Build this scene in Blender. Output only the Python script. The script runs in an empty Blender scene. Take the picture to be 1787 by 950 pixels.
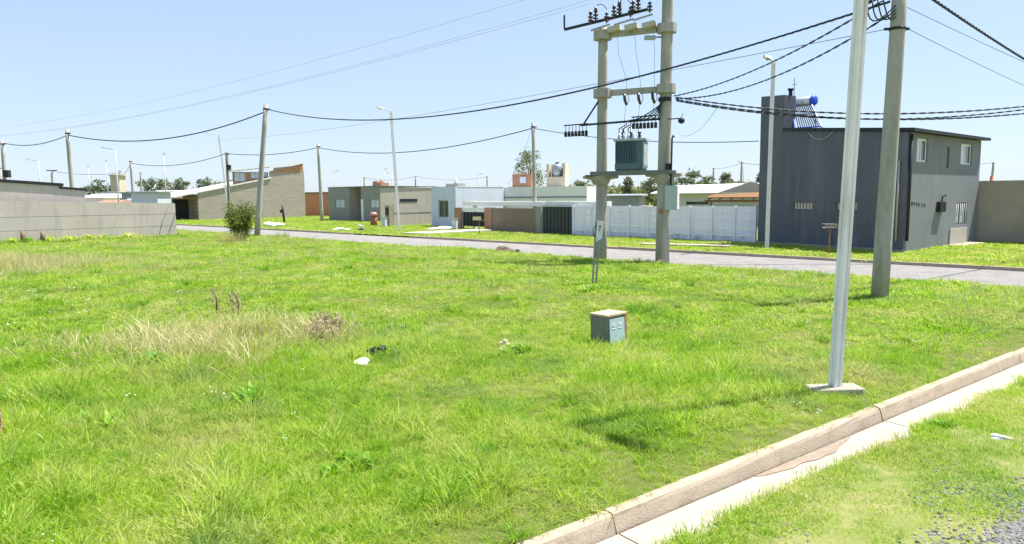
import bpy, bmesh, math, random
import numpy as np
from mathutils import Vector, Matrix

random.seed(11); RNG = np.random.default_rng(5)
SC = bpy.context.scene
COL = SC.collection
R = math.radians

# ------------------------------------------------------------------ camera, sky, sun
CAM_H = 2.4
cam_d = bpy.data.cameras.new('camera'); cam = bpy.data.objects.new('camera', cam_d); COL.objects.link(cam)
cam_d.sensor_width = 36.0; cam_d.lens = 36.0 * 1250.0 / 1787.0
cam_d.clip_start = 0.1; cam_d.clip_end = 9000
cam.matrix_world = Matrix.Translation((0, 0, CAM_H)) @ Matrix.Rotation(R(90) - math.atan(133 / 1250), 4, 'X') @ Matrix.Rotation(-0.0095, 4, 'Z')
SC.camera = cam

SUN_AZ, SUN_EL = R(70), R(64.5)            # azimuth from +Y towards +X
w = bpy.data.worlds.new('World'); SC.world = w; w.use_nodes = True
nt = w.node_tree
sky = nt.nodes.new('ShaderNodeTexSky'); sky.sky_type = 'NISHITA'; sky.sun_disc = False
sky.sun_elevation = SUN_EL; sky.sun_rotation = SUN_AZ
sky.altitude = 100; sky.air_density = 1.0; sky.dust_density = .4; sky.ozone_density = 2.2
nt.nodes['Background'].inputs[1].default_value = 0.145
gam = nt.nodes.new('ShaderNodeGamma'); gam.inputs[1].default_value = .4          # bright, milky summer sky: less contrast between zenith and horizon
tint = nt.nodes.new('ShaderNodeMix'); tint.data_type = 'RGBA'; tint.blend_type = 'MULTIPLY'; tint.inputs[0].default_value = 1
tint.inputs[7].default_value = (1.246, 1.41, 1.67, 1)
nt.links.new(sky.outputs[0], gam.inputs[0]); nt.links.new(gam.outputs[0], tint.inputs[6]); nt.links.new(tint.outputs[2], nt.nodes['Background'].inputs[0])
sd = bpy.data.lights.new('sun', 'SUN'); sd.energy = 4.8; sd.angle = R(0.5); sd.color = (1, .95, .87)
sun = bpy.data.objects.new('sun', sd); COL.objects.link(sun)
sdir = Vector((math.sin(SUN_AZ) * math.cos(SUN_EL), math.cos(SUN_AZ) * math.cos(SUN_EL), math.sin(SUN_EL)))
sun.rotation_euler = sdir.to_track_quat('Z', 'Y').to_euler(); sun.location = sdir * 60
vs = SC.view_settings
vs.view_transform = 'Standard'; vs.look = 'None'; vs.exposure = 1.12; vs.gamma = 1.0; vs.use_curve_mapping = False

# ------------------------------------------------------------------ materials
MATS = {}
def _nodes(name):
    m = bpy.data.materials.new(name); m.use_nodes = True
    t = m.node_tree; b = t.nodes['Principled BSDF']
    return m, t, b
def N(t, typ, **kw):
    n = t.nodes.new(typ)
    for k, v in kw.items():
        if hasattr(n, k): setattr(n, k, v)
        else: n.inputs[k].default_value = v
    return n
def c4(c): return (c[0], c[1], c[2], 1)
def mixc(t, fac, a, b, blend='MIX'):
    n = t.nodes.new('ShaderNodeMix'); n.data_type = 'RGBA'; n.blend_type = blend
    for sock, v in ((n.inputs[0], fac), (n.inputs[6], a), (n.inputs[7], b)):
        if hasattr(v, 'links'): t.links.new(v, sock)
        else: sock.default_value = v if not isinstance(v, tuple) else c4(v)
    return n.outputs[2]
def ramp(t, src, stops):
    n = t.nodes.new('ShaderNodeValToRGB'); e = n.color_ramp.elements
    while len(e) < len(stops): e.new(0.5)
    for el, (p, c) in zip(e, stops): el.position = p; el.color = c4(c)
    t.links.new(src, n.inputs[0]); return n
def noise(t, vec, scale, detail=4, rough=.55):
    n = t.nodes.new('ShaderNodeTexNoise'); n.inputs['Scale'].default_value = scale
    n.inputs['Detail'].default_value = detail; n.inputs['Roughness'].default_value = rough
    t.links.new(vec, n.inputs['Vector']); return n.outputs['Fac']
def pos(t):
    return t.nodes.new('ShaderNodeNewGeometry').outputs['Position']
def stretch(t, vec, s):
    n = t.nodes.new('ShaderNodeMapping'); n.inputs['Scale'].default_value = s
    t.links.new(vec, n.inputs['Vector']); return n.outputs[0]
def mat(name, col, rough=.85, var=.2, scale=1.5, dirt=None, dirt_amt=.5, streak=False, bump=.0, bscale=40, metallic=0., spec=.3):
    if name in MATS: return MATS[name]
    m, t, b = _nodes(name)
    P = pos(t)
    f = noise(t, P, scale, 6, .6)
    lo = tuple(c * (1 - var) for c in col); hi = tuple(min(1, c * (1 + var)) for c in col)
    out = ramp(t, f, [(.3, lo), (.7, hi)]).outputs[0]
    fine = noise(t, P, scale * 14, 3, .7)
    out = mixc(t, .35, out, ramp(t, fine, [(.3, lo), (.7, hi)]).outputs[0])
    if dirt:
        v = stretch(t, P, (1.6, 1.6, .18)) if streak else P
        g = noise(t, v, scale * 2.2, 5, .65)
        k = ramp(t, g, [(.5, (0, 0, 0)), (.72, (dirt_amt,) * 3)]).outputs[0]
        out = mixc(t, k, out, dirt)
    t.links.new(out, b.inputs['Base Color'])
    b.inputs['Roughness'].default_value = rough; b.inputs['Metallic'].default_value = metallic
    b.inputs['Specular IOR Level'].default_value = spec
    if bump:
        bn = t.nodes.new('ShaderNodeBump'); bn.inputs['Strength'].default_value = bump; bn.inputs['Distance'].default_value = .02
        t.links.new(noise(t, P, bscale, 4, .6), bn.inputs['Height']); t.links.new(bn.outputs[0], b.inputs['Normal'])
    MATS[name] = m; return m
def brick_mat(name, d, c1, c2, mortar, bw, bh, msize=.02, stain=None, bump=.5):
    m, t, b = _nodes(name)
    P = pos(t)
    dot = t.nodes.new('ShaderNodeVectorMath'); dot.operation = 'DOT_PRODUCT'; dot.inputs[1].default_value = (d[0], d[1], 0)
    t.links.new(P, dot.inputs[0])
    sp = t.nodes.new('ShaderNodeSeparateXYZ'); t.links.new(P, sp.inputs[0])
    cb = t.nodes.new('ShaderNodeCombineXYZ'); t.links.new(dot.outputs['Value'], cb.inputs[0]); t.links.new(sp.outputs[2], cb.inputs[1])
    br = t.nodes.new('ShaderNodeTexBrick'); t.links.new(cb.outputs[0], br.inputs['Vector'])
    br.inputs['Color1'].default_value = c4(c1); br.inputs['Color2'].default_value = c4(c2); br.inputs['Mortar'].default_value = c4(mortar)
    br.inputs['Scale'].default_value = 1; br.inputs['Brick Width'].default_value = bw; br.inputs['Row Height'].default_value = bh
    br.inputs['Mortar Size'].default_value = msize; br.inputs['Mortar Smooth'].default_value = .4
    f = noise(t, P, 1.1, 6, .65)
    out = mixc(t, ramp(t, f, [(.35, (0, 0, 0)), (.75, (.45,) * 3)]).outputs[0], br.outputs['Color'], stain or mortar)
    t.links.new(out, b.inputs['Base Color']); b.inputs['Roughness'].default_value = .92; b.inputs['Specular IOR Level'].default_value = .2
    bn = t.nodes.new('ShaderNodeBump'); bn.inputs['Strength'].default_value = bump; bn.inputs['Distance'].default_value = .015; bn.invert = True
    t.links.new(br.outputs['Fac'], bn.inputs['Height']); t.links.new(bn.outputs[0], b.inputs['Normal'])
    return m
def leaf_mat(name, cols, trans=.45, scale=.5, rough=.55, patch=None):
    m, t, b = _nodes(name)
    P = pos(t)
    f = noise(t, P, scale, 5, .6)
    oi = t.nodes.new('ShaderNodeObjectInfo')
    add = t.nodes.new('ShaderNodeMath'); add.operation = 'MULTIPLY_ADD'; add.inputs[1].default_value = .34; add.inputs[2].default_value = -.17
    t.links.new(oi.outputs['Random'], add.inputs[0])
    s = t.nodes.new('ShaderNodeMath'); s.operation = 'ADD'; t.links.new(f, s.inputs[0]); t.links.new(add.outputs[0], s.inputs[1])
    fn = noise(t, P, 23, 2, .5)
    s2 = t.nodes.new('ShaderNodeMath'); s2.operation = 'MULTIPLY_ADD'; s2.inputs[1].default_value = .8; t.links.new(fn, s2.inputs[0]); t.links.new(s.outputs[0], s2.inputs[2])
    s3 = t.nodes.new('ShaderNodeMath'); s3.operation = 'SUBTRACT'; s3.inputs[1].default_value = .4; t.links.new(s2.outputs[0], s3.inputs[0])
    n = len(cols); r = ramp(t, s3.outputs[0], [(.28 + .44 * i / (n - 1), c) for i, c in enumerate(cols)])
    out = r.outputs[0]
    if patch:
        for col, sc_, lo_, hi_, amt in patch:
            out = mixc(t, ramp(t, noise(t, P, sc_, 4, .6), [(lo_, (0, 0, 0)), (hi_, (amt,) * 3)]).outputs[0], out, col)
    t.links.new(out, b.inputs['Base Color']); b.inputs['Roughness'].default_value = rough; b.inputs['Specular IOR Level'].default_value = .45
    tr = t.nodes.new('ShaderNodeBsdfTranslucent'); t.links.new(out, tr.inputs[0])
    mx = t.nodes.new('ShaderNodeMixShader'); mx.inputs[0].default_value = trans
    t.links.new(b.outputs[0], mx.inputs[1]); t.links.new(tr.outputs[0], mx.inputs[2])
    t.links.new(mx.outputs[0], t.nodes['Material Output'].inputs[0])
    return m

M_pole = mat('pole_concrete', (.385, .37, .335), .9, .16, 1.2, (.2, .19, .165), .75, True, .25, 30)
M_conc = mat('concrete', (.36, .33, .28), .9, .14, 2.5, (.3, .25, .19), .5, False, .3, 45)
M_kerb = mat('kerb_concrete', (.38, .315, .24), .92, .14, 2.2, (.24, .175, .11), .55, False, .35, 50)
M_gutter = mat('gutter_concrete', (.37, .33, .275), .92, .1, 2.0, (.28, .22, .16), .5, False, .25, 50)
M_white = mat('white_paint', (.78, .78, .77), .7, .05, 1.0, (.6, .58, .54), .35, True)
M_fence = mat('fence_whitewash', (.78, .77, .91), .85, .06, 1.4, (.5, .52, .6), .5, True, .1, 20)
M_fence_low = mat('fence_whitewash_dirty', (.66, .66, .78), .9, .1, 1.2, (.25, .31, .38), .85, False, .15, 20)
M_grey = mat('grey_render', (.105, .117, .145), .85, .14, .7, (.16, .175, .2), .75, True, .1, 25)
M_grey_r = mat('grey_render_side', (.205, .22, .24), .85, .12, .7, (.27, .275, .275), .5, True, .1, 25)  # sunlit look of the side wall put into a lighter grey than the front
M_black = mat('black_trim', (.025, .03, .035), .6, .2, 2)
M_dark = mat('dark_metal', (.03, .035, .04), .5, .25, 2, metallic=.2)
M_galv = mat('galvanised_steel', (.35, .38, .4), .45, .15, 3, metallic=.5)
M_plast = mat('plaster', (.46, .42, .38), .92, .1, .8, (.3, .28, .25), .45, True, .15, 20)
M_plaster_g = mat('grey_plaster', (.27, .275, .27), .92, .1, .8, (.2, .2, .19), .45, True, .1, 20)
M_bluewhite = mat('pale_blue_paint', (.55, .6, .74), .8, .06, .9, (.42, .45, .5), .4, True)
M_lamp = mat('lamp_white_paint', (.72, .71, .74), .55, .06, 2, (.3, .2, .12), .25, False, 0)
M_glass = mat('dark_glass', (.03, .045, .06), .08, .2, 2, spec=.6)
M_palepane = mat('curtained_glass', (.5, .55, .62), .15, .15, 3, spec=.6)
M_wire = mat('cable_black', (.03, .042, .05), .6, .2, 3)
M_wire_thin = mat('bare_wire', (.16, .19, .24), .5, .1, 3)
M_rust = mat('rusty_iron', (.36, .17, .07), .85, .3, 6, (.5, .3, .15), .5)
M_red = mat('red_paint', (.42, .09, .05), .7, .15, 3)
M_teal_shade = mat('transformer_paint_shaded', (.095, .15, .19), .5, .12, 3)  # dark copy of the tank paint: shade of the left face painted in
M_teal_lit = mat('transformer_paint_lit', (.42, .46, .5), .5, .08, 3)  # pale copy of the tank paint: light on right face and lid painted in
M_boxg = mat('box_grey_green', (.42, .5, .48), .6, .08, 3)
M_porc = mat('brown_porcelain', (.05, .035, .035), .25, .2, 5, spec=.6)
M_blue = mat('blue_plastic', (.03, .1, .6), .4, .1, 4)
M_steel = mat('bright_steel', (.7, .7, .68), .35, .05, 4, metallic=.4)
M_bag = mat('white_plastic', (.85, .85, .85), .5, .04, 6)
M_bagk = mat('black_plastic', (.02, .02, .025), .4, .3, 8, (.3, .3, .32), .5)
M_wood = mat('orange_timber', (.2, .1, .04), .8, .3, 5)
M_stump = mat('grey_wood', (.2, .15, .1), .95, .3, 8)
M_bark = mat('bark', (.14, .11, .08), .95, .3, 6)
M_stain = mat('mud_brown', (.255, .2, .15), .95, .2, 9, (.33, .285, .235), 1.)
M_zinc = mat('zinc_roof', (.8, .8, .79), .5, .06, 1.2, (.6, .58, .55), .3)
M_tank = mat('steel_tank', (.34, .38, .43), .4, .1, 2, metallic=.4)
M_beige = mat('beige_render', (.5, .44, .34), .9, .1, 1)
M_bluegrey = mat('bluegrey_sheet', (.24, .27, .3), .6, .1, 1)
M_stone = mat('pale_stone', (.62, .55, .42), .9, .2, 14)
M_ash = mat('ash_soil', (.16, .13, .09), 1, .4, 9, bump=.5)

# ------------------------------------------------------------------ mesh helpers
class MB:
    def __init__(s): s.v = []; s.f = []; s.sm = []
    def add(s, vs_, fs, smooth=False):
        o = len(s.v); s.v += [tuple(p) for p in vs_]; s.f += [tuple(i + o for i in f) for f in fs]; s.sm += [smooth] * len(fs)
        return s
    def hexa(s, b, t):           # four bottom points counter-clockwise, four top
        return s.add(list(b) + list(t), [(3, 2, 1, 0), (4, 5, 6, 7), (0, 1, 5, 4), (1, 2, 6, 5), (2, 3, 7, 6), (3, 0, 4, 7)])
    def box(s, c, d, rz=0., M=None):
        x, y, z = d[0] / 2, d[1] / 2, d[2] / 2
        mt = M if M is not None else Matrix.Rotation(rz, 4, 'Z')
        p = [mt @ Vector(q) + Vector(c) for q in ((-x, -y, -z), (x, -y, -z), (x, y, -z), (-x, y, -z), (-x, -y, z), (x, -y, z), (x, y, z), (-x, y, z))]
        return s.hexa(p[:4], p[4:])
    def tube(s, pts, r, n=8, cap=True, smooth=True):
        pts = [Vector(p) for p in pts]; k = len(pts)
        rs = r if isinstance(r, (list, tuple)) else [r] * k
        o = len(s.v); a = None
        for i, p in enumerate(pts):
            d = (pts[min(i + 1, k - 1)] - pts[max(i - 1, 0)]).normalized()
            if a is None: a = d.orthogonal().normalized()
            a = (a - d * a.dot(d)).normalized(); b = d.cross(a)
            for j in range(n):
                an = 2 * math.pi * j / n
                s.v.append(tuple(p + (a * math.cos(an) + b * math.sin(an)) * rs[i]))
        for i in range(k - 1):
            for j in range(n):
                s.f.append((o + i * n + j, o + i * n + (j + 1) % n, o + (i + 1) * n + (j + 1) % n, o + (i + 1) * n + j)); s.sm.append(smooth)
        if cap:
            s.f.append(tuple(o + j for j in reversed(range(n)))); s.sm.append(False)
            s.f.append(tuple(o + (k - 1) * n + j for j in range(n))); s.sm.append(False)
        return s
    def beam(s, p, q, wd, ht, up=Vector((0, 0, 1))):
        p, q = Vector(p), Vector(q); d = (q - p).normalized(); sd_ = d.cross(up).normalized(); u = sd_.cross(d)
        pts = []
        for e in (p, q):
            pts.append([e - sd_ * wd / 2 - u * ht / 2, e + sd_ * wd / 2 - u * ht / 2, e + sd_ * wd / 2 + u * ht / 2, e - sd_ * wd / 2 + u * ht / 2])
        return s.hexa(pts[0], pts[1])
    def sphere(s, c, r, n=10, m=6, sc=(1, 1, 1)):
        o = len(s.v)
        for i in range(m + 1):
            th = math.pi * i / m
            for j in range(n):
                ph = 2 * math.pi * j / n
                s.v.append((c[0] + r * sc[0] * math.sin(th) * math.cos(ph), c[1] + r * sc[1] * math.sin(th) * math.sin(ph), c[2] + r * sc[2] * math.cos(th)))
        for i in range(m):
            for j in range(n):
                s.f.append((o + i * n + j, o + (i + 1) * n + j, o + (i + 1) * n + (j + 1) % n, o + i * n + (j + 1) % n)); s.sm.append(True)
        return s
    def prism(s, prof, p, q):     # closed profile [(x,y)] swept from p to q, profile axes = world x,y (for posts)
        n = len(prof); p, q = Vector(p), Vector(q)
        a = [p + Vector((x, y, 0)) for x, y in prof]; b = [q + Vector((x, y, 0)) for x, y in prof]
        return s.add(a + b, [tuple(reversed(range(n))), tuple(range(n, 2 * n))] + [(i, (i + 1) % n, n + (i + 1) % n, n + i) for i in range(n)])
    def build(s, name, m, parent=None, bevel=0, **pr):
        me = bpy.data.meshes.new(name); me.from_pydata(s.v, [], s.f); me.validate()
        me.polygons.foreach_set('use_smooth', s.sm[:len(me.polygons)] if len(s.sm) == len(me.polygons) else [False] * len(me.polygons))
        me.materials.append(m); me.update()
        o = bpy.data.objects.new(name, me); COL.objects.link(o)
        if parent is not None: o.parent = parent; o.matrix_parent_inverse = Matrix.Translation(parent.location).inverted() if parent.type == 'EMPTY' else Matrix.Identity(4)
        if bevel:
            bm = bmesh.new(); bm.from_mesh(me)
            bmesh.ops.bevel(bm, geom=list(bm.edges), offset=bevel, segments=1, affect='EDGES'); bm.to_mesh(me); bm.free()
        for k, v_ in pr.items(): o[k] = v_
        return o
def tag(o, label=None, cat=None, group=None, kind=None):
    if label: o['label'] = label
    if cat: o['category'] = cat
    if group: o['group'] = group
    if kind: o['kind'] = kind
    return o
def thing(name, label, cat, loc, group=None):
    o = bpy.data.objects.new(name, None); o.empty_display_size = .2; COL.objects.link(o); o.location = loc
    return tag(o, label, cat, group)
def copy_tree(o, loc, label, group=None):
    c = o.copy(); COL.objects.link(c); c.location = loc; tag(c, label, None, group)
    for ch in o.children:
        d = ch.copy(); COL.objects.link(d); d.parent = c
        for g in ch.children:
            e = g.copy(); COL.objects.link(e); e.parent = d
    return c
class Fr:                        # a facade: origin and direction on the ground, v points inwards (away from the street)
    def __init__(s, a, b):
        s.o = Vector((a[0], a[1], 0)); d = Vector((b[0] - a[0], b[1] - a[1], 0)); s.L = d.length; s.u = d.normalized(); s.v = Vector((-s.u.y, s.u.x, 0))
        s.rz = math.atan2(s.u.y, s.u.x)
    def p(s, u, v, z): return s.o + s.u * u + s.v * v + Vector((0, 0, z))
    def box(s, mb, u0, u1, v0, v1, z0, z1):
        zt = z1 if isinstance(z1, tuple) else (z1, z1); zb = z0 if isinstance(z0, tuple) else (z0, z0)
        return mb.hexa([s.p(u0, v0, zb[0]), s.p(u1, v0, zb[1]), s.p(u1, v1, zb[1]), s.p(u0, v1, zb[0])],
                       [s.p(u0, v0, zt[0]), s.p(u1, v0, zt[1]), s.p(u1, v1, zt[1]), s.p(u0, v1, zt[0])])
    def wall(s, mb, u0, u1, z0, z1, th, holes=(), v0=0., ztop=None):
        """wall panel from v0 to v0+th with rectangular openings (ua,ub,za,zb); ztop(u) gives a sloping top"""
        us = sorted({u0, u1} | {h[0] for h in holes} | {h[1] for h in holes}); zs = sorted({z0, z1} | {h[2] for h in holes} | {h[3] for h in holes})
        zf = lambda u, z: ztop(u) if (ztop and z == z1) else z
        hol = lambda i, j: not (0 <= i < len(us) - 1 and 0 <= j < len(zs) - 1) or any(h[0] <= us[i] and us[i + 1] <= h[1] and h[2] <= zs[j] and zs[j + 1] <= h[3] for h in holes)
        P = lambda i, j, b: s.p(us[i], v0 + (th if b else 0), zf(us[i], zs[j]))
        for i in range(len(us) - 1):
            for j in range(len(zs) - 1):
                if hol(i, j): continue
                mb.add([P(i, j, 0), P(i + 1, j, 0), P(i + 1, j + 1, 0), P(i, j + 1, 0)], [(0, 1, 2, 3)])
                mb.add([P(i, j, 1), P(i + 1, j, 1), P(i + 1, j + 1, 1), P(i, j + 1, 1)], [(3, 2, 1, 0)])
                if hol(i - 1, j): mb.add([P(i, j, 0), P(i, j + 1, 0), P(i, j + 1, 1), P(i, j, 1)], [(0, 1, 2, 3)])
                if hol(i + 1, j): mb.add([P(i + 1, j, 0), P(i + 1, j + 1, 0), P(i + 1, j + 1, 1), P(i + 1, j, 1)], [(3, 2, 1, 0)])
                if hol(i, j - 1): mb.add([P(i, j, 0), P(i + 1, j, 0), P(i + 1, j, 1), P(i, j, 1)], [(3, 2, 1, 0)])
                if hol(i, j + 1): mb.add([P(i, j + 1, 0), P(i + 1, j + 1, 0), P(i + 1, j + 1, 1), P(i, j + 1, 1)], [(0, 1, 2, 3)])
        return mb
def window(fr, par, u0, u1, z0, z1, v=.08, fm=None, pm=None, bars=0, fw=.06, nm='window', pm2=None):
    m = MB()
    fr.box(m, u0, u1, v, v + .05, z0, z0 + fw); fr.box(m, u0, u1, v, v + .05, z1 - fw, z1)
    fr.box(m, u0, u0 + fw, v, v + .05, z0 + fw, z1 - fw); fr.box(m, u1 - fw, u1, v, v + .05, z0 + fw, z1 - fw)
    um = (u0 + u1) / 2; fr.box(m, um - fw / 2, um + fw / 2, v, v + .05, z0 + fw, z1 - fw)
    f = m.build(nm, fm or M_white, par)
    for a, b, pm in ((u0 + fw, um - fw / 2, pm), (um + fw / 2, u1 - fw, pm2 or pm)):
        fr.box(MB(), a, b, v + .02, v + .03, z0 + fw, z1 - fw).build('pane', pm or M_glass, f)
    g = MB(); fr.box(g, u0 - .02, u1 + .02, v + .1, v + .13, z0 - .02, z1 + .02); g.build('room_darkness', M_dark, f)  # dark sheet standing in for the unlit room behind the panes
    for k in range(bars):
        b = MB(); uu = u0 + (u1 - u0) * (k + .5) / bars
        b.tube([fr.p(uu, v - .06, z0), fr.p(uu, v - .06, z1)], .014, 6); b.build('bar', M_white, f)
    return f

# value noise for scattering
_T = RNG.random((256, 256))
def vnoise(x, y):
    xi = np.floor(x).astype(int); yi = np.floor(y).astype(int); fx = x - xi; fy = y - yi
    fx = fx * fx * (3 - 2 * fx); fy = fy * fy * (3 - 2 * fy)
    g = lambda a, b: _T[a % 256, b % 256]
    return (g(xi, yi) * (1 - fx) + g(xi + 1, yi) * fx) * (1 - fy) + (g(xi, yi + 1) * (1 - fx) + g(xi + 1, yi + 1) * fx) * fy
def fbm(x, y, s):
    return .5 * vnoise(x * s, y * s) + .3 * vnoise(x * s * 2.1 + 17, y * s * 2.1 + 5) + .2 * vnoise(x * s * 4.3 + 3, y * s * 4.3 + 31)

# ------------------------------------------------------------------ ground, roads, kerbs
KO = Vector((0.26, 4.79, 0)); KD = Vector((.789, .614, 0)).normalized(); KN = Vector((-KD.y, KD.x, 0))   # near kerb: along, towards the lot
def kp(s_, w_, z): return KO + KD * s_ + KN * w_ + Vector((0, 0, z))
RO = Vector((1.84, 34.37, 0)); RD = Vector((-.715, .699, 0)).normalized(); RN = Vector((.699, .715, 0)).normalized()   # far street: kerb line, towards houses
def rp(s_, w_, z): return RO + RD * s_ + RN * w_ + Vector((0, 0, z))
ZL = -.13                                        # level of the near street

def ground_mat(name, stops, scale=.5, bump=.4, bs=25):
    m, t, b = _nodes(name); P = pos(t)
    f = noise(t, P, scale, 8, .68); r = ramp(t, f, stops)
    f2 = noise(t, P, 9, 4, .7)
    out = mixc(t, .4, r.outputs[0], ramp(t, f2, [(.3, stops[0][1]), (.75, stops[-1][1])]).outputs[0])
    t.links.new(out, b.inputs['Base Color']); b.inputs['Roughness'].default_value = 1; b.inputs['Specular IOR Level'].default_value = .1
    bn = t.nodes.new('ShaderNodeBump'); bn.inputs['Strength'].default_value = bump; bn.inputs['Distance'].default_value = .03
    t.links.new(noise(t, P, bs, 4, .7), bn.inputs['Height']); t.links.new(bn.outputs[0], b.inputs['Normal'])
    return m
M_turf = ground_mat('turf', [(.25, (.07, .12, .015)), (.5, (.12, .16, .03)), (.75, (.22, .19, .09))], .9, .8, 40)
M_verge = ground_mat('verge', [(.25, (.12, .17, .02)), (.5, (.19, .22, .035)), (.75, (.3, .25, .09))], .5)
M_sand = ground_mat('sandy_verge', [(.25, (.11, .17, .025)), (.5, (.19, .22, .06)), (.75, (.36, .3, .18))], 1.1)
M_road = ground_mat('gravel_road', [(.25, (.16, .153, .15)), (.5, (.25, .24, .235)), (.75, (.34, .32, .3))], 1.3, .7, 45)
M_gravelbed = ground_mat('gravel_bed', [(.25, (.13, .13, .135)), (.5, (.2, .195, .19)), (.75, (.28, .26, .23))], 3, .6, 70)

S = 2500
g = MB()
g.add([kp(-S, .06, 0), kp(S, .06, 0), kp(S, S, 0), kp(-S, S, 0)], [(0, 1, 2, 3)])
g.add([kp(-S, .06, ZL - .05), kp(S, .06, ZL - .05), kp(S, .06, 0), kp(-S, .06, 0)], [(0, 1, 2, 3)])
g.add([kp(-S, -S, ZL - .05), kp(S, -S, ZL - .05), kp(S, .06, ZL - .05), kp(-S, .06, ZL - .05)], [(0, 1, 2, 3)])
tag(g.build('ground', M_verge), kind='structure')

def grid_sheet(o, ud, vd, u0, u1, v0, v1, step, keep, zfun):
    nu = int((u1 - u0) / step) + 1; nv = int((v1 - v0) / step) + 1
    U, V = np.meshgrid(u0 + step * np.arange(nu), v0 + step * np.arange(nv), indexing='ij')
    X = o.x + ud.x * U + vd.x * V; Y = o.y + ud.y * U + vd.y * V
    idx = np.arange(nu * nv).reshape(nu, nv)
    q = np.stack([idx[:-1, :-1], idx[1:, :-1], idx[1:, 1:], idx[:-1, 1:]], -1).reshape(-1, 4)
    cx = X.ravel()[q].mean(1); cy = Y.ravel()[q].mean(1)
    q = q[keep(cx, cy)]
    Z = zfun(X.ravel(), Y.ravel())
    used = np.unique(q); remap = -np.ones(nu * nv, int); remap[used] = np.arange(len(used))
    v = np.stack([X.ravel(), Y.ravel(), Z], -1)[used]
    return v, remap[q]
def sheet_obj(name, v, q, m, attrs=None, smooth=True):
    me = bpy.data.meshes.new(name); me.vertices.add(len(v)); me.vertices.foreach_set('co', v.astype(np.float32).ravel())
    me.loops.add(q.size); me.loops.foreach_set('vertex_index', q.astype(np.int32).ravel())
    me.polygons.add(len(q)); me.polygons.foreach_set('loop_start', np.arange(0, q.size, q.shape[1], dtype=np.int32))
    me.update(calc_edges=True); me.polygons.foreach_set('use_smooth', [smooth] * len(q)); me.materials.append(m)
    for k, a in (attrs or {}).items():
        at_ = me.attributes.new(k, 'FLOAT', 'POINT'); at_.data.foreach_set('value', a.astype(np.float32))
    o = bpy.data.objects.new(name, me); COL.objects.link(o); return o
def kw(x, y): return (x - KO.x) * KN.x + (y - KO.y) * KN.y          # distance from near kerb line
def rw(x, y): return (x - RO.x) * RN.x + (y - RO.y) * RN.y          # distance from far kerb line (positive on the house side)
ROADW = 5.0
def road_near_edge(x, y):
    # the near edge of the far street: irregular, no kerb on this side
    s_ = (x - RO.x) * RD.x + (y - RO.y) * RD.y
    return -4.55 + .5 * (fbm(s_, s_ * 0 + 3, .35) - .5) + np.clip((s_ + 22) * -.09, -0, 1.4) * -1 * (s_ < -14)
inview = lambda x, y, k=.86: (y > 2) & (np.abs(x) < k * y + 2.5)
lot_keep = lambda x, y: (kw(x, y) > .12 + .1 * fbm(x, y, 2.)) & (rw(x, y) < road_near_edge(x, y)) & inview(x, y) & (y < 60) & ~((lwv(x, y) > .15) & (lwu(x, y) < 9.0))
lwv = lambda x, y: (x + 27.9) * -.63 + (y - 39.2) * .776       # distance behind the left boundary wall
lwu = lambda x, y: (x + 27.9) * .776 + (y - 39.2) * .63
def lot_z(x, y):
    e = np.clip((kw(x, y) - .1) / .6, 0, 1)
    return .004 + e * (.09 * (fbm(x, y, .55) - .35).clip(0)) + .02 * e
vv, qq = grid_sheet(KO, KD, KN, -34, 34, 0.10, 62, .3, lot_keep, lot_z)
tag(sheet_obj('lawn', vv, qq, M_turf), kind='structure')
LOT = (vv, qq)
# far street and its verge
rd = MB()
ss = np.arange(-40, 90, 1.0)
edge = road_near_edge(*np.array([[rp(s_, -4.5, 0).x for s_ in ss], [rp(s_, -4.5, 0).y for s_ in ss]])) - .5
for i in range(len(ss) - 1):
    rd.add([rp(ss[i], edge[i], .006), rp(ss[i], 0, .006), rp(ss[i + 1], 0, .006), rp(ss[i + 1], edge[i + 1], .006)], [(3, 2, 1, 0)])
tag(rd.build('far_street', M_road), kind='structure')
fk_par = tag(bpy.data.objects.new('far_kerb', None), kind='structure'); COL.objects.link(fk_par)
for i in range(28):
    a = -34 + i * 3.0
    if 9.2 < a < 16: continue                    # lowered at the driveway
    m = MB(); h_ = .11 + random.uniform(-.012, .012)
    m.hexa([rp(a + .015, 0, -.1), rp(a + 2.985, 0, -.1), rp(a + 2.985, .16, -.1), rp(a + .015, .16, -.1)][::-1],
           [rp(a + .015, .03, h_), rp(a + 2.985, .03, h_), rp(a + 2.985, .16, h_), rp(a + .015, .16, h_)][::-1])
    m.build('kerb_stone', M_kerb, fk_par)
verge_keep = lambda x, y: (rw(x, y) > .2) & (rw(x, y) < 26) & inview(x, y) & (y < 110) & (x > -48)
vz = lambda x, y: .05 + .05 * fbm(x, y, .5)
vv2, qq2 = grid_sheet(RO, RD, RN, -30, 75, .16, 26, .6, verge_keep, vz)
tag(sheet_obj('far_verge', vv2, qq2, M_verge), kind='structure')

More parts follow.
